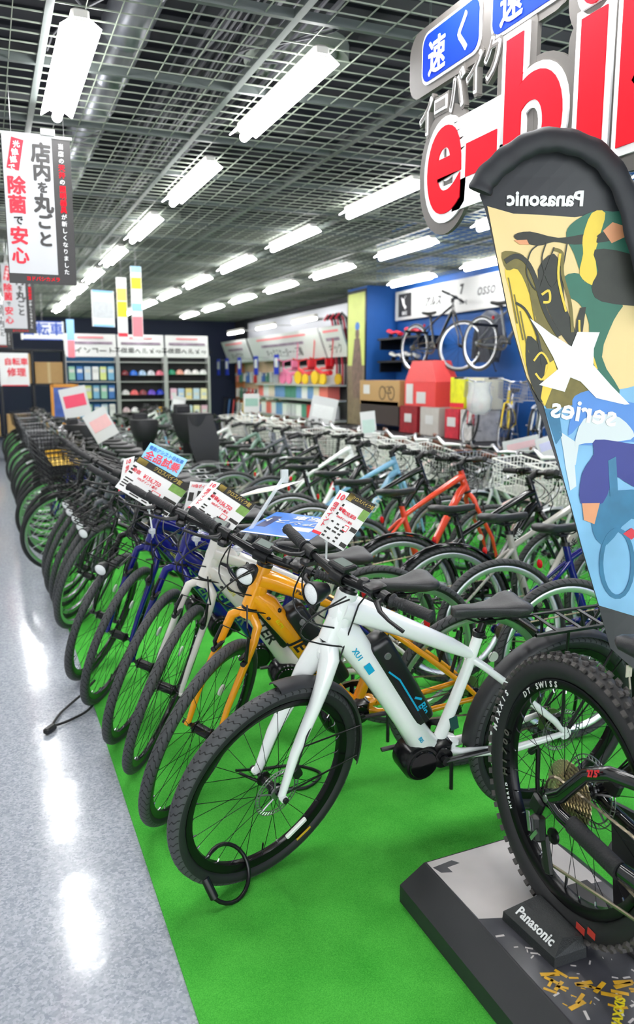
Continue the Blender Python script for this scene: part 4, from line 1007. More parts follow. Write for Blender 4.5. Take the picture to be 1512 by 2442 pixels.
# ---------------- feather flag ----------------
FO=Vector((0,0,1.55)); FN=Vector((math.sin(R_(22.42)),math.cos(R_(22.42)),0)); FU=Vector((math.cos(R_(22.42)),-math.sin(R_(22.42)),0)); FD=2.3
def FP(u,v,w=0):
    """u metres right, v height; gentle waves"""
    d=.012*math.sin(u*9+v*4)+.010*math.sin(v*7-u*5)+.035*math.sin((v-.7)*1.5)
    return FU*u+FN*(FD+d-w)+Vector((0,0,v))
fl=root('feather_flag','tall feather flag with black top and printed cyclists, right edge','flag',tuple(FU*.99+FN*2.32))
def px(x,y):  # flag layout: photograph reading -> metres on the flag
    u=(x-756)/1890*2.3/ (1+ (y-1221)/1890*math.tan(R_(9.639)))*1.0
    return u
def cloth(name,poly,m,w,par,t=.0012):
    """polygon in (u,v) metres, finely cut and laid on the waving cloth"""
    bm=bmesh.new(); vs=[bm.verts.new((a,b,0)) for a,b in poly]; f=bm.faces.new(vs)
    us=[p[0] for p in poly]; v_=[p[1] for p in poly]; st=.05
    k=math.ceil(min(us)/st)*st
    while k<max(us): bmesh.ops.bisect_plane(bm,geom=bm.verts[:]+bm.edges[:]+bm.faces[:],plane_co=(k,0,0),plane_no=(1,0,0)); k+=st
    k=math.ceil(min(v_)/st)*st
    while k<max(v_): bmesh.ops.bisect_plane(bm,geom=bm.verts[:]+bm.edges[:]+bm.faces[:],plane_co=(0,k,0),plane_no=(0,1,0)); k+=st
    bmesh.ops.triangulate(bm,faces=bm.faces)
    base=fl.location
    for v in bm.verts: v.co=FP(v.co.x,v.co.y,w)-base
    r=bmesh.ops.extrude_face_region(bm,geom=bm.faces[:])
    for g in r['geom']:
        if isinstance(g,bmesh.types.BMVert): g.co+=FN*t
    bmesh.ops.recalc_face_normals(bm,faces=bm.faces)
    me=bpy.data.meshes.new(name); bm.to_mesh(me); bm.free(); me.materials.append(m)
    return link(name,me,par)
def Q(pts,D=2.3):
    """photo readings -> (u,height) on the flag plane"""
    out=[]; p=R_(9.639)
    for x,y in pts:
        a=(x-756)/1890; b=(y-1221)/1890; f=math.cos(p)-b*math.sin(p); out.append((a/f*D,1.55-(math.sin(p)+b*math.cos(p))/f*D))
    return out
FB=mat('flag_black',(34,37,42),.45); FS=mat('flag_sand',(240,212,150),.5,var=.05,scale=5); FSB=mat('flag_skyblue',(128,186,226),.45,var=.25,scale=8); FPALE=mat('flag_pale',(214,222,224),.5,var=.06,scale=8)
FOL=mat('flag_olive',(120,108,50),.5,var=.35,scale=30); FDK=mat('flag_dark',(42,44,36),.5,var=.4,scale=30); FYE=mat('flag_yellow',(240,206,70),.5); FGR=mat('flag_green',(44,108,88),.5,var=.2,scale=14); FSK=mat('flag_skin',(232,158,112),.5); FWH=mat('flag_white',(236,236,234),.45,var=.02); FNV=mat('flag_navy',(48,56,140),.5,var=.15,scale=10); FBL=mat('flag_blue',(84,140,214),.5,var=.15,scale=10); FTL=mat('flag_teal',(50,120,160),.5,var=.3,scale=20)
FLAGR=[(1530,600),(1640,900),(1640,1400),(1640,1560)]
panel=Q([(1146,455),(1170,505),(1200,660),(1245,860),(1300,1010),(1345,1150),(1390,1320),(1430,1455),(1445,1560),(1480,1585),(1506,1578),(1560,1600),(1640,1560),(1640,900),(1560,640),(1500,520),(1470,470),(1430,400),(1380,350),(1300,330),(1230,370),(1180,410)])
band=Q([(1146,455),(1168,502),(1230,505),(1300,507),(1380,512),(1470,500),(1515,505),(1490,440),(1450,380),(1400,345),(1340,325),(1290,328),(1230,365),(1175,415)])
back=cloth('flag_cloth',Q([(1148,460),(1162,500),(1185,600),(1215,740),(1262,900),(1302,1010),(1345,1150),(1385,1300),(1432,1455),(1455,1545),(1505,1590),(1570,1600),(1660,1560),(1660,900),(1590,660),(1530,560),(1500,470),(1465,405),(1420,360),(1360,336),(1300,334),(1250,350),(1200,385),(1160,425)]),FB,0,fl)
sand=cloth('printed_panel',Q([(1166,488),(1187,600),(1217,740),(1264,900),(1303,968),(1380,950),(1512,925),(1660,880),(1590,660),(1530,560),(1512,504),(1470,500),(1380,512),(1300,507),(1230,505)]),FS,.002,fl)
blue=cloth('printed_panel',Q([(1303,968),(1347,1150),(1387,1300),(1430,1445),(1512,1470),(1660,1480),(1660,880),(1512,925),(1380,950)]),FSB,.002,fl)
def closed_smooth(P,n=3):
    out=[]; k=len(P)
    for i in range(k):
        a,b,c,d=P[i-1],P[i],P[(i+1)%k],P[(i+2)%k]
        for j in range(n):
            t=j/n; out.append(tuple(.5*(2*b[q]+(c[q]-a[q])*t+(2*a[q]-5*b[q]+4*c[q]-d[q])*t*t+(3*b[q]-a[q]-3*c[q]+d[q])*t**3) for q in (0,1)))
    return out
def pr_(pts,m,w=.0042,par=None,name='printed_shape'):
    if len(pts)>5 and name=='printed_shape': pts=closed_smooth(pts)
    return cloth(name,Q(pts),m,w,par or sand,.0006)
# upper rider and bike
pr_([(1200,600),(1235,598),(1262,615),(1290,680),(1320,760),(1370,850),(1385,900),(1340,960),(1300,1000-40),(1270,900),(1290,790),(1270,700),(1240,640),(1212,642)],FOL)
pr_([(1290,640),(1330,600),(1352,650),(1360,720),(1390,800),(1380,830),(1340,780),(1310,720)],FDK,.005)
pr_([(1232,556),(1270,548),(1340,562),(1410,552),(1480,548),(1500,560),(1450,572),(1380,578),(1330,572),(1290,582),(1240,570)],FDK,.0052)
pr_([(1230,570),(1262,568),(1268,580),(1245,580)],FSK,.0058)
pr_([(1448,545),(1470,525),(1500,535),(1502,560),(1470,575)],FSK,.0058)
pr_([(1370,530),(1420,500),(1470,500),(1512,510),(1560,620),(1560,720),(1500,720),(1440,710),(1400,650),(1380,600),(1360,560)],FGR,.0044)
pr_([(1420,503),(1452,503),(1440,560),(1432,600),(1438,660),(1425,675),(1395,650),(1402,600),(1400,560)],FYE,.0052)
pr_([(1430,590),(1512,600),(1560,640),(1560,720),(1450,715),(1425,680),(1440,640)],FDK,.0058)
pr_([(1358,655),(1395,648),(1420,680),(1500,715),(1480,760),(1450,850),(1490,930),(1470,950),(1420,870),(1420,770),(1395,720),(1365,700)],FGR,.0048)
pr_([(1398,730),(1412,728),(1402,800),(1385,790),(1388,760)],FDK,.0054)
pr_([(1208,640),(1240,636),(1275,680),(1300,780),(1322,900),(1300,960),(1262,880),(1240,790),(1222,700)],FYE,.0035)
for k,(x,y) in enumerate(((1215,720),(1230,760),(1245,800),(1260,700),(1270,760),(1285,830))):
    pr_([(x,y-60),(x+3,y-60),(x+26,y+50),(x+22,y+50)],FOL,.0054)
pr_([(1265,800),(1300,830),(1320,900),(1300,960),(1280,930),(1262,870)],FDK,.0056)
pr_([(1310,870),(1330,858),(1340,890),(1305,970),(1296,950)],FYE,.0060)
pr_([(1352,910),(1400,890),(1440,930),(1380,965),(1310,975),(1320,945)],FOL,.0044)
def curve_(pts,wd,m,w):
    P=[Vector(p) for p in smooth([(x,y,0) for x,y in pts],5)]; L=[];Rr=[]
    for i,p in enumerate(P):
        d=(P[min(i+1,len(P)-1)]-P[max(i-1,0)]).normalized(); L.append((p.x-d.y*wd,p.y+d.x*wd)); Rr.append((p.x+d.y*wd,p.y-d.x*wd))
    for i in range(0,len(P)-1,5):
        j=min(i+5,len(P)-1); cloth('printed_line',Q(L[i:j+1]+Rr[i:j+1][::-1]),m,w,sand,.0006)
curve_([(1208,622),(1235,608),(1262,622),(1285,665),(1310,740),(1345,800)],6,FDK,.0062)
curve_([(1290,580),(1270,600),(1262,650),(1290,690),(1310,640),(1330,585)],1.6,FDK,.0066)
curve_([(1310,575),(1300,620),(1325,680),(1350,640),(1362,575)],1.6,FDK,.0066)
curve_([(1330,590),(1350,600),(1352,650),(1372,720),(1378,790)],4,FOL,.0068)
curve_([(1345,600),(1342,660),(1362,740)],3,FYE,.0070)
curve_([(1235,720),(1262,740),(1290,800),(1302,870)],3,FDK,.0066)
curve_([(1395,760),(1398,800),(1420,830),(1436,880)],2.5,FYE,.0066)
curve_([(1280,860),(1300,840),(1318,870),(1300,905),(1284,890)],2.5,FYE,.0070)
curve_([(1300,700),(1318,690),(1320,715),(1304,718)],3,FYE,.0070)
# X and series, mirrored
pr_([(1270,757),(1298,775),(1325,795),(1375,825),(1390,789),(1445,790),(1430,830),(1428,870),(1470,920),(1512,965),(1500,966),(1432,950),(1395,910),(1370,900),(1355,935),(1292,918),(1340,880),(1328,850),(1300,800)],FWH,.0075,name='printed_letter')
# logo text, mirrored as seen from behind
def ftext(s,pts,h,m,par,w,tilt=0,mirror=True,bold=0):
    (u,v),=Q([pts]); me=text_mesh(s,h,m,.0006,bold).copy()
    for q in me.vertices:
        a=-q.co.x if mirror else q.co.x; b=q.co.y; c_,s_=math.cos(tilt),math.sin(tilt)
        q.co=FP(u+a*c_-b*s_,v+a*s_+b*c_,w+q.co.z)-fl.location
    return link('lettering',me,par)
ftext('Panasonic',(1307,470),.040,FWH,back,.004,.0,bold=.05)
ftext('series',(1400,985),.062,FWH,blue,.0075,-.15,bold=.03)
# lower rider
def pb(pts,m,w=.0042): return pr_(pts,m,w,blue)
pb([(1380,945),(1440,930),(1512,960),(1600,980),(1600,1060),(1512,1055),(1380,1062),(1395,1010),(1360,1040),(1372,980)],FBL,.0048)
pb([(1400,1000),(1470,990),(1512,1020),(1512,1050),(1400,1058),(1375,1062)],FPALE,.0054)
pb([(1425,1050),(1512,1060),(1600,1080),(1600,1190),(1512,1160),(1470,1140),(1440,1200),(1385,1200),(1390,1130),(1420,1085)],FNV,.0056)
pb([(1388,1200),(1432,1200),(1418,1250),(1392,1240)],FSK,.0062)
pb([(1340,1030),(1385,1060),(1375,1110),(1350,1100)],FPALE,.0044)
pb([(1345,1060),(1372,1080),(1375,1160),(1360,1170),(1350,1110)],FPALE,.0046)
pb([(1305,975),(1340,980),(1345,1040),(1330,1060)],FTL,.0044)
pb([(1420,1190),(1512,1170),(1600,1190),(1600,1260),(1512,1240),(1450,1300),(1415,1270)],FTL,.0050)
def ring(cx,cy,rx,ry,t,m,w):
    n=22
    for i in range(n):
        a=2*PI*i/n;b=2*PI*(i+1)/n
        pb([(cx+rx*math.cos(a),cy+ry*math.sin(a)),(cx+rx*math.cos(b),cy+ry*math.sin(b)),(cx+(rx-t)*math.cos(b),cy+(ry-t)*math.sin(b)),(cx+(rx-t)*math.cos(a),cy+(ry-t)*math.sin(a))],m,w)
ring(1475,1345,45,85,10,FTL,.0058)
pb([(1455,1100),(1475,1090),(1478,1180),(1458,1185)],FTL,.0064)
pb([(1490,1275),(1512,1262),(1530,1275),(1512,1290)],PRED,.0064)
# sleeve over the curved pole
slv=Q([(1146,455),(1160,425),(1200,385),(1250,350),(1300,333),(1360,335),(1420,360),(1465,405),(1500,470),(1522,560),(1550,660),(1590,760)],2.28)
pts=[tuple(FU*u+FN*(FD-.012+.002*math.sin(9*i))+Vector((0,0,v))-fl.location) for i,(u,v) in enumerate(slv)]
obj('pole_sleeve',MB().tube(smooth(pts,5),[.033+.002*math.sin(i*1.3) for i in range(len(smooth(pts,5)))],12,sq=.45,up=(FN.x,FN.y,0)),mat('sleeve_black',(28,30,36),.55,bump=.3,scale=25),fl,60)
u,v=Q([(1590,760)])[0]; a=FU*u+FN*FD+Vector((0,0,v))-fl.location
obj('flag_pole',MB().tube(smooth([tuple(a),tuple(a+Vector((.1,-.05,-.5))),tuple(a+Vector((.13,-.06,-1.0))),(a.x+.13,a.y-.06,.03)]),.011,8),BLKM,fl,60)
obj('flag_base',MB().lathe([(.0,.006),(.2,.006),(.2,.02),(.05,.05),(.02,.08),(0,.08)],28,'Z',(a.x+.13,a.y-.06,0)),PK,fl,40)
u,v=Q([(1500,1600)])[0]; h_=FU*u+FN*FD+Vector((0,0,v))-fl.location
obj('flag_hook',MB().box(tuple(h_),(.025,.004,.04),bev=.002).tube([tuple(h_),tuple(h_+Vector((.01,0,-.06)))],.003,5),mat('tab_beige',(206,196,180),.6),fl)
# ---------------- hanging banners ----------------
def banner(Y,label,sc=1.0,z0=2.04,x0=.15):
    r=root('hanging_banner',label,'banner',(x0+.17,Y,z0),0,'hanging store banners')
    obj('banner_sheet',MB().box((-.0,0,.37),(.34,.003,.74)),mat('banner_black',(40,38,38),.45),r)
    f=obj('banner_face',MB().box((-.045,-.003,.395),(.243,.003,.688)),mat('banner_white',(196,197,200),.45,var=0),r)
    U=(1,0,0);V=(0,0,1)
    for i,(ch,h) in enumerate(zip('店内を丸ごと',(.088,.082,.05,.085,.07,.07))): 
        text(ch,h*.85,mat('ink_grey',(52,50,50),.5),f,(.022,-.006,[.655,.562,.487,.405,.315,.225][i]),U,V,bold=.08)
    for i,(ch,h,m) in enumerate(zip('除菌で安心',(.085,.085,.045,.085,.08),(INKR,INKR,INKK,INKR,INKR))):
        text(ch,h*.8,m,f,(-.108,-.006,[.485,.39,.315,.235,.135][i]),U,V,bold=.06)
    tg=obj('banner_tag',MB().box((-.105,-.0055,.645),(.06,.002,.155),Matrix.Rotation(.2,3,'Y')),INKR,f)
    for i,ch in enumerate('光触媒で'): text(ch,.025,INKW,tg,(-.097-.009*i,-.0075,.69-.038*i),(1,0,.15),(-.15,0,1),bold=.04)
    s='当店の天井の照明器具が新しくなりました'
    for i,ch in enumerate(s):
        red=3<=i<=4 or 6<=i<=9
        text(ch,.021 if not red else .025,SR if red else INKW,r,(.122,-.0035,.70-.0352*i),U,V,bold=.05 if red else .02)
    text('ヨドバシカメラ',.018,SR,r,(-.0,-.0035,.025),U,V,bold=.05)
    obj('banner_rail',MB().box((0,0,.745),(.36,.012,.014)).box((.06,0,.765),(.07,.03,.03)),WHTM,r)
    obj('hanging_wire',MB().tube([(-.12,0,.75),(-.12,0,1.03)],.0015,4).tube([(.14,0,.75),(.14,0,1.03)],.0015,4),STEEL,r)
banner(4.6,'nearest black and white hanging banner with large red characters, upper left')
banner(9.7,'second hanging banner with red characters, partly hidden behind the nearest one',x0=.23)
banner(14.6,'farthest hanging banner with red characters, at the left edge above the boxes',x0=.12)
def hang(x,Y,z0,z1,w,m,label,bands=(),cat='sign',rz=0):
    r=root('hanging_sign',label,cat,(x,Y,z0),rz); h=z1-z0
    f=obj('sign_sheet',MB().box((0,0,h/2),(w,.004,h)),m,r)
    for a,b,mm in bands: obj('print_block',MB().box((0,-.004,h*(a+b)/2),(w*.9,.003,h*(b-a))),mm,f)
    obj('hanging_wire',MB().tube([(0,0,h),(0,0,3.05-z0)],.002,4),STEEL,r)
    return r,f
yel=mat('sign_yellow',(240,220,30),.5); pinkm=mat('sign_pink',(244,130,140),.5); skyb=mat('sign_sky',(140,190,235),.5)
r,f=hang(1.22,9,2.09,2.47,.26,PAP,'white square hanging sign with pale blue border and dark print',[(.0,.06,skyb),(.94,1.,skyb),(.25,.7,mat('print_haze',(186,190,192),.5,var=.2,scale=20))],rz=.3)
r,f=hang(1.43,9.05,1.98,2.62,.11,PAP,'narrow yellow hanging strip sign beside the white square one',[(.35,.6,yel),(.62,.82,mat('sign_orange',(244,190,90),.5)),(.02,.08,PRED)])
r,f=hang(1.60,9.1,1.96,2.75,.12,PAP,'narrow pink and blue hanging strip sign, rightmost of the small hanging signs',[(.05,.32,pinkm),(.4,.5,skyb),(.7,.85,yel),(.92,1.,skyb)])
r,f=hang(.98,15,2.2,2.52,.72,PAP,'blue lettered bicycle department sign hanging far back left',[(.0,.05,INKB),(.95,1.,INKB)])
text('自転車',.17,INKB,f,(0,-.006,.17),(1,0,0),(0,0,1),bold=.03)
r,f=hang(1.43,14.8,1.9,2.55,.13,skyb,'narrow blue and pink strip sign beside the bicycle department sign',[(.0,.45,pinkm)])
r,f=hang(.42,13.2,1.42,1.92,.42,PAP,'white notice board with red bicycle repair lettering, far left',[(.0,.03,PRED)])
text('自転車',.085,PRED,f,(.03,-.006,.36),(1,0,0),(0,0,1),bold=.04); text('修理',.1,PRED,f,(.03,-.006,.2),(1,0,0),(0,0,1),bold=.04)
# ---------------- far display racks with raincoats and helmets ----------------
def G(v): return mat('frame_grey',(170,172,170),.5)
rackc=[('レインコート',1.5,2.52,'raincoats'),('子供用ヘルメット',2.55,3.5,'childs'),('子供用ヘルメット',3.54,4.45,'helmets')]
PEG=[mat('peg_blue',(40,110,160),.6),mat('peg_dark',(24,24,26),.6),mat('peg_dark',(24,24,26),.6)]
for k,(t,x0,x1,n) in enumerate(rackc):
    w=x1-x0; lab=['white headed display rack of raincoats on a blue panel, back of the store','white headed helmet rack in the middle of the back racks','white headed helmet rack at the right end of the back racks'][k]
    r=root('display_rack',lab,'display rack',((x0+x1)/2,17.1,0))
    obj('back_panel',MB().box((0,.03,1.0),(w,.04,1.95)),PEG[k],r)
    obj('side_post',MB().box((-w/2,-.1,1.0),(.04,.3,2.0)),G(0),r); obj('side_post',MB().box((w/2,-.1,1.0),(.04,.3,2.0)),G(0),r)
    h=obj('header_board',MB().box((0,-.18,2.19),(w,.03,.46),Matrix.Rotation(-.12,3,'X')),PAP,r)
    text(t,.12,INKK,h,(0,-.215,2.07),(1,0,0),(0,-.12,1),bold=.02,sx=.98 if k==0 else .85)
    obj('print_block',MB().box((0,-.2,2.24),(w*.85,.01,.05)),mat('print_multi',(150,130,150),.5,var=.8,scale=8),h)
    obj('print_block',MB().box((0,-.2,2.35),(w*.5,.01,.03)),pinkm,h)
    for zz in (1.86,1.46,1.08,.7): obj('shelf_rail',MB().box((0,-.12,zz),(w*.94,.22,.02)),G(0),r)
rowname=['top','middle','lower']
packc=[(150,205,180),(60,120,190),(190,210,225),(235,235,235),(215,225,140),(120,180,215)]
for zi,z in enumerate((1.50,1.12,.74)):
    for i in range(6):
        m=mat('pack%d'%((i+zi*2)%6),packc[(i+zi*2)%6],.35)
        p=obj('raincoat_pack',MB().box((0,0,.15),(.125,.05,.27),bev=.01),m,None,loc=(1.62+.155*i,16.93,z-.02),label='folded raincoat pack, %s row of the blue rack, %s from the left'%(rowname[zi],ordw[i]),cat='raincoat',group='raincoat packs on the back rack')
        obj('pack_label',MB().box((0,-.027,.20),(.10,.003,.07)),PAP,p)
hm={}
def helmet(x,y,z,c,label,group):
    me=hm.get(c)
    if me is None:
        mb=MB(); rings=[]
        for i in range(6):
            a=PI/2*i/5.3; rr=math.cos(a); rings.append([(.085*rr*math.cos(2*PI*j/14),.105*rr*math.sin(2*PI*j/14),.10*math.sin(a)) for j in range(14)])
        mb.loft(rings).lathe([(.083,-.012),(.092,-.006),(.088,.006)],14,'Z')
        me=hm[c]=(mb.mesh('helmet_shell',mat('helmet%d'%len(hm),c,.25,coat=.4),50),MB().box((0,-.09,.035),(.05,.03,.008)).box((0,-.07,.07),(.04,.03,.008)).mesh('vent',BLK),MB().tube([(-.07,0,-.01),(-.03,.0,-.08),(.03,0,-.08),(.07,0,-.01)],.004,4).mesh('chin_strap',BLK))
    r=link('helmet',None,None,(x,y,z),None,label,'helmet',group); link('helmet_shell',me[0],r); link('vent',me[1],r); link('chin_strap',me[2],r)
hc1=[(120,30,40),(40,110,215),(170,200,230),(205,208,215),(235,120,140)]; hc2=[(220,220,220),(240,110,110),(150,70,80),(110,80,200),(30,60,190)]; hc3=[(225,200,205),(235,235,235),(80,60,70),(120,110,120),(250,190,40)]
cn={}
names1=[['maroon','blue','pale blue','silver','pink'],['white','salmon','brown','violet','deep blue'],['pale pink','white','dark','grey','amber']]
for zi,(z,cs) in enumerate(((1.60,hc1),(1.20,hc2),(.84,hc3))):
    for i,c in enumerate(cs): helmet(2.68+.18*i,16.95,z,c,'%s helmet, %s row of the middle back rack'%(names1[zi][i],rowname[zi]),'helmets on the middle back rack')
hn=['green','peach','first white','second white','third white']
for i,c in enumerate([(30,150,110),(245,170,150),(240,236,236),(244,240,238),(238,238,238)]): helmet(3.66+.17*i,16.95,1.62,c,'%s helmet on the right back rack top row'%hn[i],'helmets on the right back rack')
for zi,z in enumerate((1.10,.74)):
    for i in range(5):
        m=mat('packb%d'%((i+zi)%5),[(235,190,210),(170,200,230),(236,216,150),(200,220,235),(245,235,190)][(i+zi)%5],.4)
        p=obj('hat_pack',MB().box((0,0,.12),(.14,.05,.24),bev=.01),m,None,loc=(3.68+.165*i,16.93,z-.02),label='pastel boxed accessory, %s row of the right back rack, %s from the left'%(rowname[zi+1],ordw[i]),cat='package',group='boxed accessories on the right back rack')
        obj('pack_label',MB().box((0,-.027,.12),(.1,.003,.06)),PAP,p)
# stock boxes at far left
CARD=mat('cardboard',(184,148,98),.75,var=.08)
shf=root('storage_shelf','dark steel storage shelf of cardboard boxes, far left back','shelf',(.55,16.2,0))
for z in (.45,1.42,2.05): obj('shelf_board',MB().box((0,0,z),(1.7,.5,.03)),BLKM,shf)
for x in (-.85,-.28,.28,.85): obj('shelf_post',MB().box((x,0,1.02),(.04,.5,2.05)),BLKM,shf)
k=0
for x,z,w,h in ((-.57,1.435,.5,.3),(.0,1.435,.5,.55),(.57,1.435,.5,.40),(.0,.465,.45,.4),(.57,.465,.45,.35),(-.57,.465,.45,.4)):
    b=obj('cardboard_box',MB().box((0,0,h/2),(w,.42,h),bev=.004),CARD,None,loc=(.55+x,16.18,z),label='plain cardboard box, %s shelf, %s compartment of the storage shelf'%('upper' if z>1 else 'lower',{-.57:'left',0:'centre',.57:'right'}[x]),cat='box',group='cardboard boxes on the storage shelf')
    obj('packing_tape',MB().box((0,-.211,h/2),(.05,.002,h*.98)),mat('tape',(200,176,130),.4),b)
# picture frame display far left
pf=root('framed_display','orange framed blue display stand in front of the storage shelf','display stand',(1.33,15.4,0))
obj('display_frame',MB().box((-.22,0,1.05),(.05,.04,.75)).box((.22,0,1.05),(.05,.04,.75)).box((0,0,1.4),(.44,.04,.06)).box((0,0,.7),(.44,.04,.06)),mat('frame_orange',(222,150,60),.5),pf)
obj('display_picture',MB().box((0,.0,1.05),(.39,.02,.64)),mat('pic_blue',(60,90,170),.4,var=.6,scale=9),pf); obj('display_leg',MB().box((0,.05,.35),(.3,.03,.70)),BLKM,pf)
# ---------------- right wall ----------------
PIL=root('wall_pillar','blue square pillar with cyclist poster on its aisle side','pillar',(6.17,12.5,0))
obj('pillar_body',MB().box((.0,0,1.52),(.55,.78,3.04)),BLUE,PIL)
po=obj('poster',MB().box((-.283,.0,1.85),(.012,.74,2.3)),BLKM,PIL)
obj('poster_print',MB().box((-.291,.0,2.35),(.006,.66,1.2)),mat('poster_field',(206,214,120),.5,var=.12,scale=5),po)
obj('poster_print',MB().box((-.291,.0,1.25),(.006,.66,1.0)),mat('poster_rock',(130,110,90),.5,var=.5,scale=9),po)
obj('poster_figure',MB().ball((-.292,-.05,2.28),.09,12,8,(.06,1,1.2)).prism([(-.1,2.2),(.1,2.2),(.2,1.7),(.12,1.2),(-.12,1.2),(-.2,1.7)],.006,lambda u,v,w:(-.294-w,u-.05,v)),mat('poster_cloth',(120,95,85),.5,var=.6,scale=12),po)
obj('poster_figure',MB().ball((-.293,-.05,2.40),.095,12,8,(.05,1,.8)),mat('poster_helmet',(60,120,200),.5),po)
WS=root('wall_sign','long white brand sign board on the blue wall, right','sign',(6.36,9.9,2.7))
wf=obj('sign_panel',MB().box((0,0,0),(.06,4.1,.46)),WHTM,WS)
def wtext(s,h,m,y,z,par=wf,**k): return text(s,h,m,par,(-.033,y,z),(0,-1,0),(0,0,1),**k)
obj('logo_square',MB().box((-.033,1.72,0),(.006,.42,.36)),INKK,wf); 
obj('logo_bird',MB().prism([(.05,.12),(-.02,.06),(.0,-.02),(.06,-.06),(.02,-.1),(-.06,-.02),(-.12,.1),(-.04,.06)],.002,lambda u,v,w:(-.037-w,1.72-u,v+.03)),INKW,wf)
wtext('BIKE',.06,INKW,1.72,-.13).location.x-=.005
wtext('アルス',.12,INKK,.85,-.02,shear=.3,bold=.04); wtext('ロッソ',.05,INKK,-.0,-.10,bold=.04); wtext('osso',.17,mat('ink_mid',(90,90,92),.5),-.55,.03,shear=.2,bold=.02); wtext('7',.13,INKK,0.05,.08,bold=.08)
for s_,z,its in ((0,2.16,'a'),(1,1.80,'b')):
    sh=obj('wall_shelf',MB().box((0,0,0),(.45,1.35,.03)).box((.0,.62,-.09),(.4,.03,.15)).box((0,-.62,-.09),(.4,.03,.15)),BLKM,None,loc=(6.22,11.25,z),label='black wall shelf, %s of the two beside the pillar'%('upper' if s_==0 else 'lower'),cat='shelf')
hb_=0
for (y,z,c,l) in ((10.95,2.20,(190,30,50),'red and black kick board lying on the upper wall shelf'),(11.55,2.20,(225,50,60),'red helmet box on the upper wall shelf'),(11.0,1.84,(240,240,240),'white swing board, right on the lower wall shelf'),(11.45,1.84,(238,238,236),'white swing board, left on the lower wall shelf')):
    m=mat('goods%d'%hb_,c,.3); hb_+=1
    b=MB().tube([(0,-.2,.06),(0,-.06,.10),(0,.06,.08),(0,.2,.12)],[.05,.035,.035,.055],12,sq=.6); o=obj('kick_board',b,m,None,50,loc=(6.12,y,z-.03),label=l,cat='kick board')
    for s in (-1,1): obj('board_wheel',MB().lathe([(.001,-.015),(.035,-.014),(.035,.014),(.001,.015)],14,'Y',(0,s*.15,.036)),BLK,o,40)
# wall-hung bicycles
WB=make_ebike(thick=.7,motor=False,light=None,full=False)
for y,lab,pmx,st in ((9.9,'black wall-mounted road bicycle with brown tyres under the white sign',BLKP,25),(8.2,'dark wall-mounted folding bicycle, right of the other wall bicycle',GRP,-10)):
    r,p=place(WB,5.98,y-.5,R_(-84),R_(2),R_(st),lab,pmx,z0=1.62,name='mounted_bicycle')
    obj('wall_bracket',MB().box((.3,-.2,.55),(.03,.4,.03)),BLKM,r)
for y,l in ((9.05,'dark wall jacket hanging between the wall bicycles'),):
    rings=[]
    for z,w,d in ((2.42,.05,.05),(2.36,.2,.08),(2.2,.24,.1),(1.9,.2,.1),(1.75,.21,.1)): rings.append([(6.2+d*math.cos(2*PI*j/14),y+w*math.sin(2*PI*j/14),z) for j in range(14)])
    o=obj('jacket',MB().loft(rings),mat('jacket_dark',(50,54,66),.7,bump=.3,scale=20),None,60,label=l,cat='jacket')
    for s in (-1,1): obj('sleeve',MB().tube([(6.2,y+s*.2,2.34),(6.18,y+s*.27,2.05),(6.15,y+s*.26,1.8)],[.06,.055,.045],10),mat('jacket_dark',(50,54,66),.7),o,60)
# platform with children's bicycles and boxes
plf=struct('trim_platform',MB().box((5.73,9.1,.38),(1.44,6.6,.74)),mat('platform_black',(30,30,34),.6))
def kid(x,y,hd,pm,label,st=10,sc=.52,over=None):
    r,p=place(KB,x,y,R_(hd),R_(4),R_(st),label,pm,z0=.61,name='kids_bicycle',R=.33,wb=1.05); r.scale=(sc,sc,sc); 
    return r
KB=make_city('silver',gm=RUB)
def kidp(x,y,hd,pm,label,st=10,sc=.78):
    r,p=place(KB,x,y,R_(hd),R_(4),R_(st),label,pm,z0=.745,name='kids_bicycle',R=.33,wb=1.05)
    M=r.matrix_world; r.matrix_world=Matrix.Translation((x,y,.752))@Matrix.Scale(sc,4)@Matrix.Translation((-x,-y,-.752))@M
YP=paint('paint_yellow',(246,214,30)); RP=paint('paint_cherry',(190,30,50))
kidp(5.2,7.25,228,YP,'yellow and white child bicycle on the black platform',20)
kidp(5.2,7.92,232,RP,'cherry red child bicycle on the platform, left of the yellow one',25)
kidp(5.2,6.72,228,WHP,'white child bicycle on the platform, right of the yellow one',-10)
kidp(5.2,6.2,232,BLKP,'black child bicycle at the near end of the platform',0)
bx=obj('cardboard_box',MB().box((0,0,.19),(.4,1.35,.38),bev=.006),CARD,None,loc=(5.8,11.08,1.125),label='long cardboard bicycle carton on the platform stock, beside the pillar',cat='box')
obj('printed_wheel',MB().lathe([(.09,0),(.105,0),(.105,-.003),(.09,-.003)],24,'X',(-.201,-.42,.19),closed=True).lathe([(.09,0),(.105,0),(.105,-.003),(.09,-.003)],24,'X',(-.201,-.13,.19),closed=True).tube([(-.203,-.42,.19),(-.203,-.33,.29),(-.203,-.2,.27),(-.203,-.27,.19),(-.203,-.42,.19)],.006,4),INKK,bx)
obj('carton_label',MB().box((-.202,.42,.24),(.003,.22,.14)),PAP,bx)
obj('cardboard_box',MB().box((0,0,.26),(.4,1.3,.36),bev=.006),mat('carton_dark',(60,50,46),.7),None,loc=(5.8,11.08,.755),label='dark lower carton on the platform under the long bicycle carton',cat='box')
rb=root('gift_box','tall red and white toy carton with slanted sides behind the child bicycles','box',(5.80,9.85,1.15))
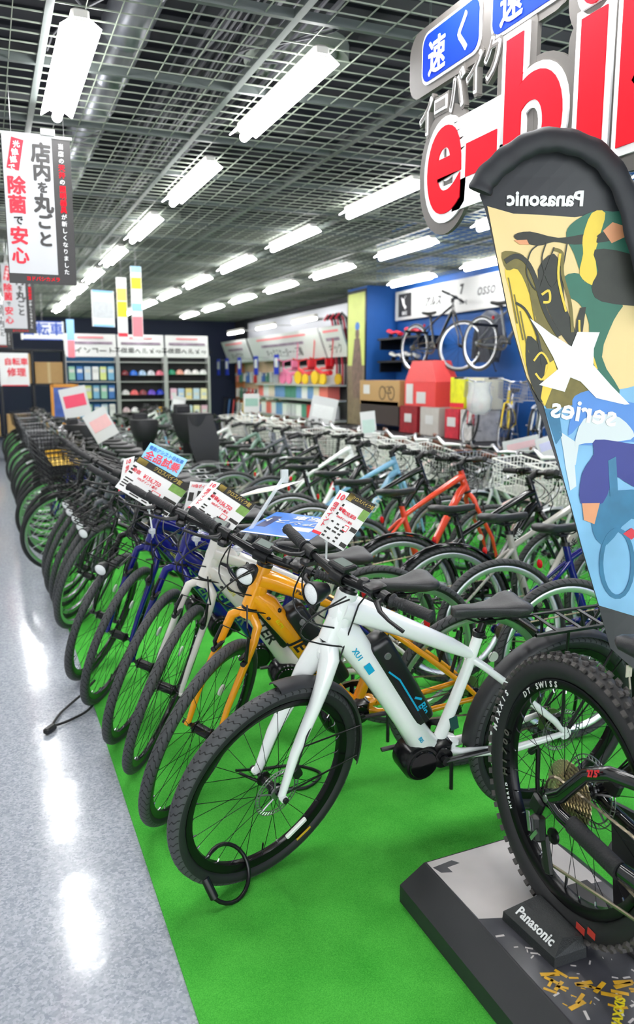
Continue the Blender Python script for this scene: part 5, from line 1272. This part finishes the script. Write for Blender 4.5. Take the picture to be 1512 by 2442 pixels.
for i,(y,c,l) in enumerate(((10.15,(150,30,40),'dark red polka dot stock box under the tall red toy carton'),(9.55,(190,186,180),'pale grey stock box under the tall red toy carton'),(8.98,(200,40,60),'red spotted box under the yellow patterned toy box'),(8.6,(210,208,204),'white box under the cream toy box'))):
    b=obj('stock_box',MB().box((0,0,.195),(.38,.5 if i<2 else .33,.39),bev=.004),mat('stock%d'%i,c,.5,var=.5 if i!=1 else .1,scale=14),None,loc=(5.8,y,.755),label=l,cat='box'); obj('box_print',MB().box((-.192,0,.22),(.003,.2,.12)),PAP,b)
mb=MB(); mb.loft([[(-.18,-.43,0),(.18,-.43,0),(.18,.43,0),(-.18,.43,0)],[(-.18,-.43,.34),(.18,-.43,.34),(.18,.43,.34),(-.18,.43,.34)],[(-.15,-.27,.63),(.15,-.27,.63),(.15,.27,.63),(-.15,.27,.63)]])
b=obj('carton_body',mb,mat('carton_red',(228,72,72),.4),rb); obj('carton_print',MB().box((-.183,.28,.17),(.004,.2,.28)).box((-.183,-.05,.12),(.004,.25,.16)),PAP,b)
for i,(y,c,l) in enumerate(((9.0,(226,226,30),'yellow patterned toy box on the platform'),(8.58,(226,222,196),'cream toy box with red band on the platform'))):
    b=obj('toy_box',MB().box((0,0,.2),(.3,.34,.40),bev=.004),mat('toybox%d'%i,c,.45,var=.3 if i==0 else .05,scale=12),None,loc=(5.85,y,1.15),label=l,cat='box'); obj('box_band',MB().box((-.152,0,.04),(.003,.33,.06)),PRED,b)
bg=MB(); rings=[]
for z,w in ((0,.07),(.05,.12),(.18,.13),(.3,.10),(.36,.12)): rings.append([(5.12+w*math.cos(2*PI*j/12)*(1+.15*math.sin(j*3)),7.62+w*math.sin(2*PI*j/12)*(1+.15*math.cos(j*5)),1.14+z) for j in range(12)])
obj('plastic_bag',MB().loft(rings),CLEAR,None,60,label='clear plastic bag of parts hanging on the child bicycle handlebar',cat='bag')
# beyond the pillar: headers, banner strip, scooters, toys
js=root('wall_banner','long grey white brand banner high on the wall beyond the pillar','banner',(6.4,17,2.7))
jf=obj('banner_panel',MB().box((0,0,0),(.04,6.3,.46)),mat('banner_grey',(206,208,214),.5),js)
text('Jeep',.16,INKK,jf,(-.023,-2.75,.0),(0,-1,0),(0,0,1),bold=.03); obj('logo_shape',MB().box((-.022,-1.4,.02),(.004,.9,.05)).box((-.022,-1.2,.06),(.004,.3,.05)),INKK,jf)
for k,(y0,y1) in enumerate(((14.3,18.7),(18.9,21.0),(13.2,14.2))):
    t=['large white slanted header board over the scooters','white slanted header board at the far end of the scooter wall','small white slanted header board next to the pillar'][k]
    r=root('header_board',t,'sign',(6.0,(y0+y1)/2,2.2)); L=y1-y0
    f=obj('header_panel',MB().box((0,0,0),(.03,L,.58),Matrix.Rotation(-.35,3,'Y')),PAP,r)
    text('キックスケーター・三輪車'[:max(3,int(L*2.7))],.15,mat('ink_mid',(90,90,92),.5),f,(.03,0,-.13),(0,-1,0),(-.34,0,.94),bold=.02)
    obj('print_block',MB().box((-.035,0,.045),(.01,L*.6,.06),Matrix.Rotation(-.35,3,'Y')),mat('print_multi',(150,130,150),.5,var=.8,scale=8),f)
    obj('print_block',MB().box((-.083,0,.19),(.01,L*.7,.04),Matrix.Rotation(-.35,3,'Y')),pinkm,f)
    obj('header_bracket',MB().box((.2,0,.1),(.44,.04,.03)),BLKM,r)
for k,Y in enumerate((14.6,16.9,19.2)):
    t=root('sign_lamp','white fluorescent sign lamp, %s along the scooter wall'%['nearest','middle','farthest'][k],'light',(5.75,Y,2.64)); link('housing',fx,t); link('light_tube',ft,t); obj('lamp_arm',MB().box((.3,0,.05),(.6,.02,.02)),WHTM,t)
gd=root('goods_gondola','low white shelving unit of toys beyond the pillar','shelf',(6.05,15.4,0))
for z in (.35,.75,1.12,1.40): obj('shelf_board',MB().box((-.05,0,z),(.6,4.2,.03)),WHTM,gd)
obj('back_panel',MB().box((.27,0,.9),(.03,4.2,1.8)),mat('peg_pale',(206,206,204),.6),gd)
rn=random.Random(5); k=0
cnm={(222,60,60):'red',(240,240,240):'white',(120,160,210):'pale blue',(236,220,200):'cream',(90,150,130):'green',(235,120,110):'salmon',(200,200,205):'light grey'}
for z in (.365,.765,1.135):
    y=13.5; n_=0
    while y<17.3:
        w=rn.uniform(.22,.4); c=rn.choice([(222,60,60),(240,240,240),(120,160,210),(236,220,200),(90,150,130),(235,120,110),(200,200,205)])
        b=obj('product_box',MB().box((0,0,.13),(.25,w,.25),bev=.003),mat('pb%d%d%d'%c,c,.45),None,loc=(5.9,y+w/2,z+.002),label='%s product box, %s shelf beyond the pillar, %s from the near end'%(cnm[c],{.365:'bottom',.765:'middle',1.135:'upper'}[z],ordw[n_]),cat='box',group='product boxes on the toy shelving')
        y+=w+.03; n_+=1
# tricycles
for k,(y,c,l) in enumerate(((14.0,(228,30,40),'red and yellow tricycle, nearest on the top shelf beyond the pillar'),(14.9,(232,60,70),'red tricycle with yellow wheels in the middle of the top shelf'),(15.8,(240,130,170),'pink tricycle on the top shelf beside the red ones'))):
    r=root('tricycle',l,'tricycle',(5.9,y,1.417),PI/2+.2)
    pmx=mat('trike%d'%k,c,.3); obj('trike_body',MB().tube([(-.25,0,.22),(0,0,.2),(.25,0,.3)],[.05,.045,.03],10).box((-.12,0,.3),(.22,.2,.05),bev=.02).box((-.22,0,.4),(.04,.2,.16),bev=.015),pmx,r,40)
    for (x,yy,rr) in ((.27,0,.13),(-.25,.17,.1),(-.25,-.17,.1)): obj('trike_wheel',MB().lathe([(.001,-.02),(rr*.5,-.022),(rr,-.018),(rr,.018),(rr*.5,.022),(.001,.02)],18,'Y',(x,yy,rr)),mat('trike_yellow',(240,200,40),.4) if k<2 else pmx,r,40)
    obj('trike_bar',MB().tube([(.25,0,.1),(.25,0,.46)],.015,8).tube([(.2,-.17,.5),(.25,0,.46),(.2,.17,.5)],.014,8),pmx,r,40)
    obj('canopy_handle',MB().tube([(-.27,0,.35),(-.34,0,.95),(-.30,0,1.0)],.012,8),PRED if k<2 else pmx,r,40)
# scooters leaning along the wall
for k in range(9):
    y=17.6+k*.42; c=[(220,220,222),(230,90,90),(90,140,210),(60,60,64),(236,200,70)][k%5]
    r=root('kick_scooter','%s kick scooter, %s from the toy shelving along the wall'%(['silver','red','blue','black','yellow'][k%5],ordw[k]),'scooter',(5.85,y,0),PI/2,'kick scooters along the wall')
    pmx=mat('scoot%d'%(k%5),c,.3,.3)
    obj('scooter_column',MB().tube([(0,0,.1),(0,-.12,1.0)],.018,8),pmx,r,40); obj('scooter_bar',MB().tube([(-.2,-.12,1.0),(.2,-.12,1.0)],.016,8),BLK,r,40)
    obj('scooter_deck',MB().box((0,.28,.09),(.12,.5,.03),bev=.01),pmx,r)
    for yy in (0,.55): obj('scooter_wheel',MB().lathe([(.001,-.014),(.08,-.014),(.08,.014),(.001,.014)],16,'X',(0,yy,.08)),BLK,r,40)
# blue pop cards over the scooters
for k in range(5):
    y=[16.2,17.6,18.9,20.0,20.8][k]
    o=obj('pop_card',MB().box((0,0,.2),(.006,.3,.42)),mat('pop_blue',(36,60,190),.4),None,loc=(5.75,y,1.62),label='blue vertical price card over the scooter wall, %s from the pillar side'%ordw[k],cat='price card',group='blue price cards over the scooters')
    obj('card_print',MB().box((-.005,0,.24),(.003,.2,.2)),PAP,o); obj('card_arm',MB().box((.35,0,.38),(.7,.01,.01)),STEEL,o)
# large black covered child seats and cards among the bicycles in the middle
for k,(x,y,s,l) in enumerate(((1.62,9.0,.72,'black rear child seat rising above the bicycles, centre left'),(2.08,8.6,.95,'large black child seat with rain cover hanging, rightmost of the black seats'),(.90,8.5,.68,'black front child seat near the aisle, leftmost of the black seats'))):
    r=root('child_seat',l,'child seat',(x,y,.84),R_(-80+20*k)); m=mat('seat_black',(30,31,34),.6,bump=.3)
    mb=MB(); rings=[]
    for z,a,b,dx in ((0,.12,.12,0),(.08,.17,.17,0),(.22,.2,.2,-.01),(.34,.21,.2,-.03)):
        rings.append([(dx+s*a*math.copysign(abs(math.cos(2*PI*j/16))**.6,math.cos(2*PI*j/16)),s*b*math.copysign(abs(math.sin(2*PI*j/16))**.6,math.sin(2*PI*j/16)),s*z) for j in range(16)])
    obj('seat_shell',mb.loft(rings),m,r,50); obj('seat_headrest',MB().box((-.19*s,0,.38*s),(.06*s,.26*s,.12*s),bev=.04),m,r); 
    if k==1: obj('rain_cover',MB().loft([[(.0,-.05,.3),(.1,-.18,.3),(.2,.1,.3),(0,.2,.3)],[(.05,-.12,.0),(.2,-.25,0),(.3,.1,0),(.0,.2,0)],[(.1,-.05,-.42),(.28,-.12,-.42),(.3,.05,-.42),(.1,.1,-.42)]]),m,r,60)
    obj('seat_mount',MB().box((0,0,-.06),(.2,.14,.13)),BLKM,r)
cards=[((.93,9.5,1.10),.30,.34,mat('card_pinkred',(240,80,110),.4),'white and crimson sale card standing above the aisle row, far left',-.2),
((.95,7.5,.98),.22,.28,mat('card_redtext',(240,190,190),.4),'white and red leaning card over the rack bicycles',-.5),
((4.0,9.5,.88),.34,.42,mat('card_white2',(236,238,236),.4),'large white tilted board standing before the toy shelving',.2),
((3.68,7.5,.86),.16,.34,mat('card_greenblue',(190,215,205),.4),'tall narrow white leaflet with green picture above the third row',-.1),
((4.2,5.6,.90),.32,.14,mat('card_pinktext',(240,200,205),.4),'wide white and pink price card, left of the pair below the child bicycles',-.2),
((4.19,5.2,.92),.24,.17,mat('card_bluetext',(205,205,235),.4),'white and blue price card, right of the pair below the child bicycles',-.3),
((3.84,12.0,1.0),.25,.3,mat('card_mint',(150,190,175),.4),'pale green card among the far bicycles',0),
((2.68,12.0,1.05),.2,.22,mat('card_white3',(240,240,240),.4),'small white card above the black child seats',.2)]
for (p,w,h,m,l,a) in cards:
    r=root('stand_card',l,'sign card',p,R_(-15)); f=obj('card_sheet',MB().box((0,0,h/2),(w,.004,h),Matrix.Rotation(a,3,'Y')),PAP,r)
    obj('print_block',MB().box((0,-.004,h*.55),(w*.8,.003,h*.4),Matrix.Rotation(a,3,'Y')),m,f); obj('card_stem',MB().tube([(0,.004,-.12),(0,.004,h*.4)],.003,5),CLEAR,r)
# yellow basket liner in the aisle row
ob=obj('basket_liner',MB().box((0,0,0),(.26,.9,.004)).box((0,.45,.03),(.26,.004,.06)),mat('liner_yellow',(240,196,60),.5),None,loc=(.62,7.6,.80),label='yellow advertising plate lying along the baskets of the aisle row',cat='plate')
# bagged bottle on the slate grey bicycle
rings=[]
for i,(t,w) in enumerate(((0,.02),(.05,.05),(.12,.06),(.2,.055),(.25,.03))): rings.append([(2.62+t*.75+w*.3*math.cos(2*PI*j/12),2.58+w*math.sin(2*PI*j/12)*(1+.2*math.sin(3*j)),.72-t*.55+w*math.cos(2*PI*j/12)) for j in range(12)])
o=obj('plastic_bag',MB().loft(rings),CLEAR,None,60,label='clear bag with black bottle tied on the slate grey bicycle',cat='bag'); obj('bottle',MB().tube([(2.66,2.58,.69),(2.78,2.58,.60)],.032,12),BLK,o,40)

# hanging goods on the pegboard beyond the toy shelving
pgb=root('pegboard','pale pegboard of hanging parts below the far header boards','board',(6.33,19.3,0))
obj('board_panel',MB().box((0,0,1.0),(.03,3.6,1.95)),mat('peg_tan',(206,176,146),.7,var=.2,scale=3),pgb)
obj('orange_panel',MB().box((-.02,1.4,1.3),(.01,.8,1.2)),mat('peg_orange',(220,130,80),.6,var=.2,scale=4),pgb)
gc=[((222,70,70),'red'),((238,238,238),'white'),((80,120,200),'blue'),((90,150,130),'green'),((236,200,70),'yellow'),((235,140,120),'salmon'),((90,90,96),'dark grey'),((200,205,210),'silver')]
rn=random.Random(11)
for r_i,z in enumerate((1.55,1.15,.78)):
    for i in range(11):
        c,nm=rn.choice(gc); y=17.7+i*.31; h_=rn.uniform(.2,.32); w_=rn.uniform(.10,.2)
        b=obj('hanging_package',MB().box((0,0,0),(.06,w_,h_),bev=.006),mat('gp_'+nm.replace(' ','_'),c,.4),None,loc=(6.27,y,z),label='%s hanging package, %s row of the pegboard, %s from its near end'%(nm,['upper','middle','lower'][r_i],ordw[i]),cat='package',group='packages on the pegboard')
        obj('package_card',MB().box((-.032,0,h_*.3),(.004,w_*.9,h_*.3)),PAP,b); obj('package_hook',MB().tube([(.052,0,h_/2-.02),(-.05,0,h_/2-.015)],.004,5),STEEL,b)
for i in range(6):
    y=13.38+i*.13; c,nm=gc[i%8]
    o=obj('pole_pad',MB().tube([(6.2,y,1.414),(6.2,y,1.75),(6.15,y,2.3),(6.1,y+.02,2.62),(6.02,y+.03,2.70),(5.95,y+.03,2.6)],.022,8),mat('pushbar_red',(200,50,70),.4) if i%2 else BLK,None,50,label='%s push bar of a tricycle by the pillar, %s from the near end'%(['black','red'][i%2],ordw[i]),cat='push bar',group='tricycle push bars by the pillar')
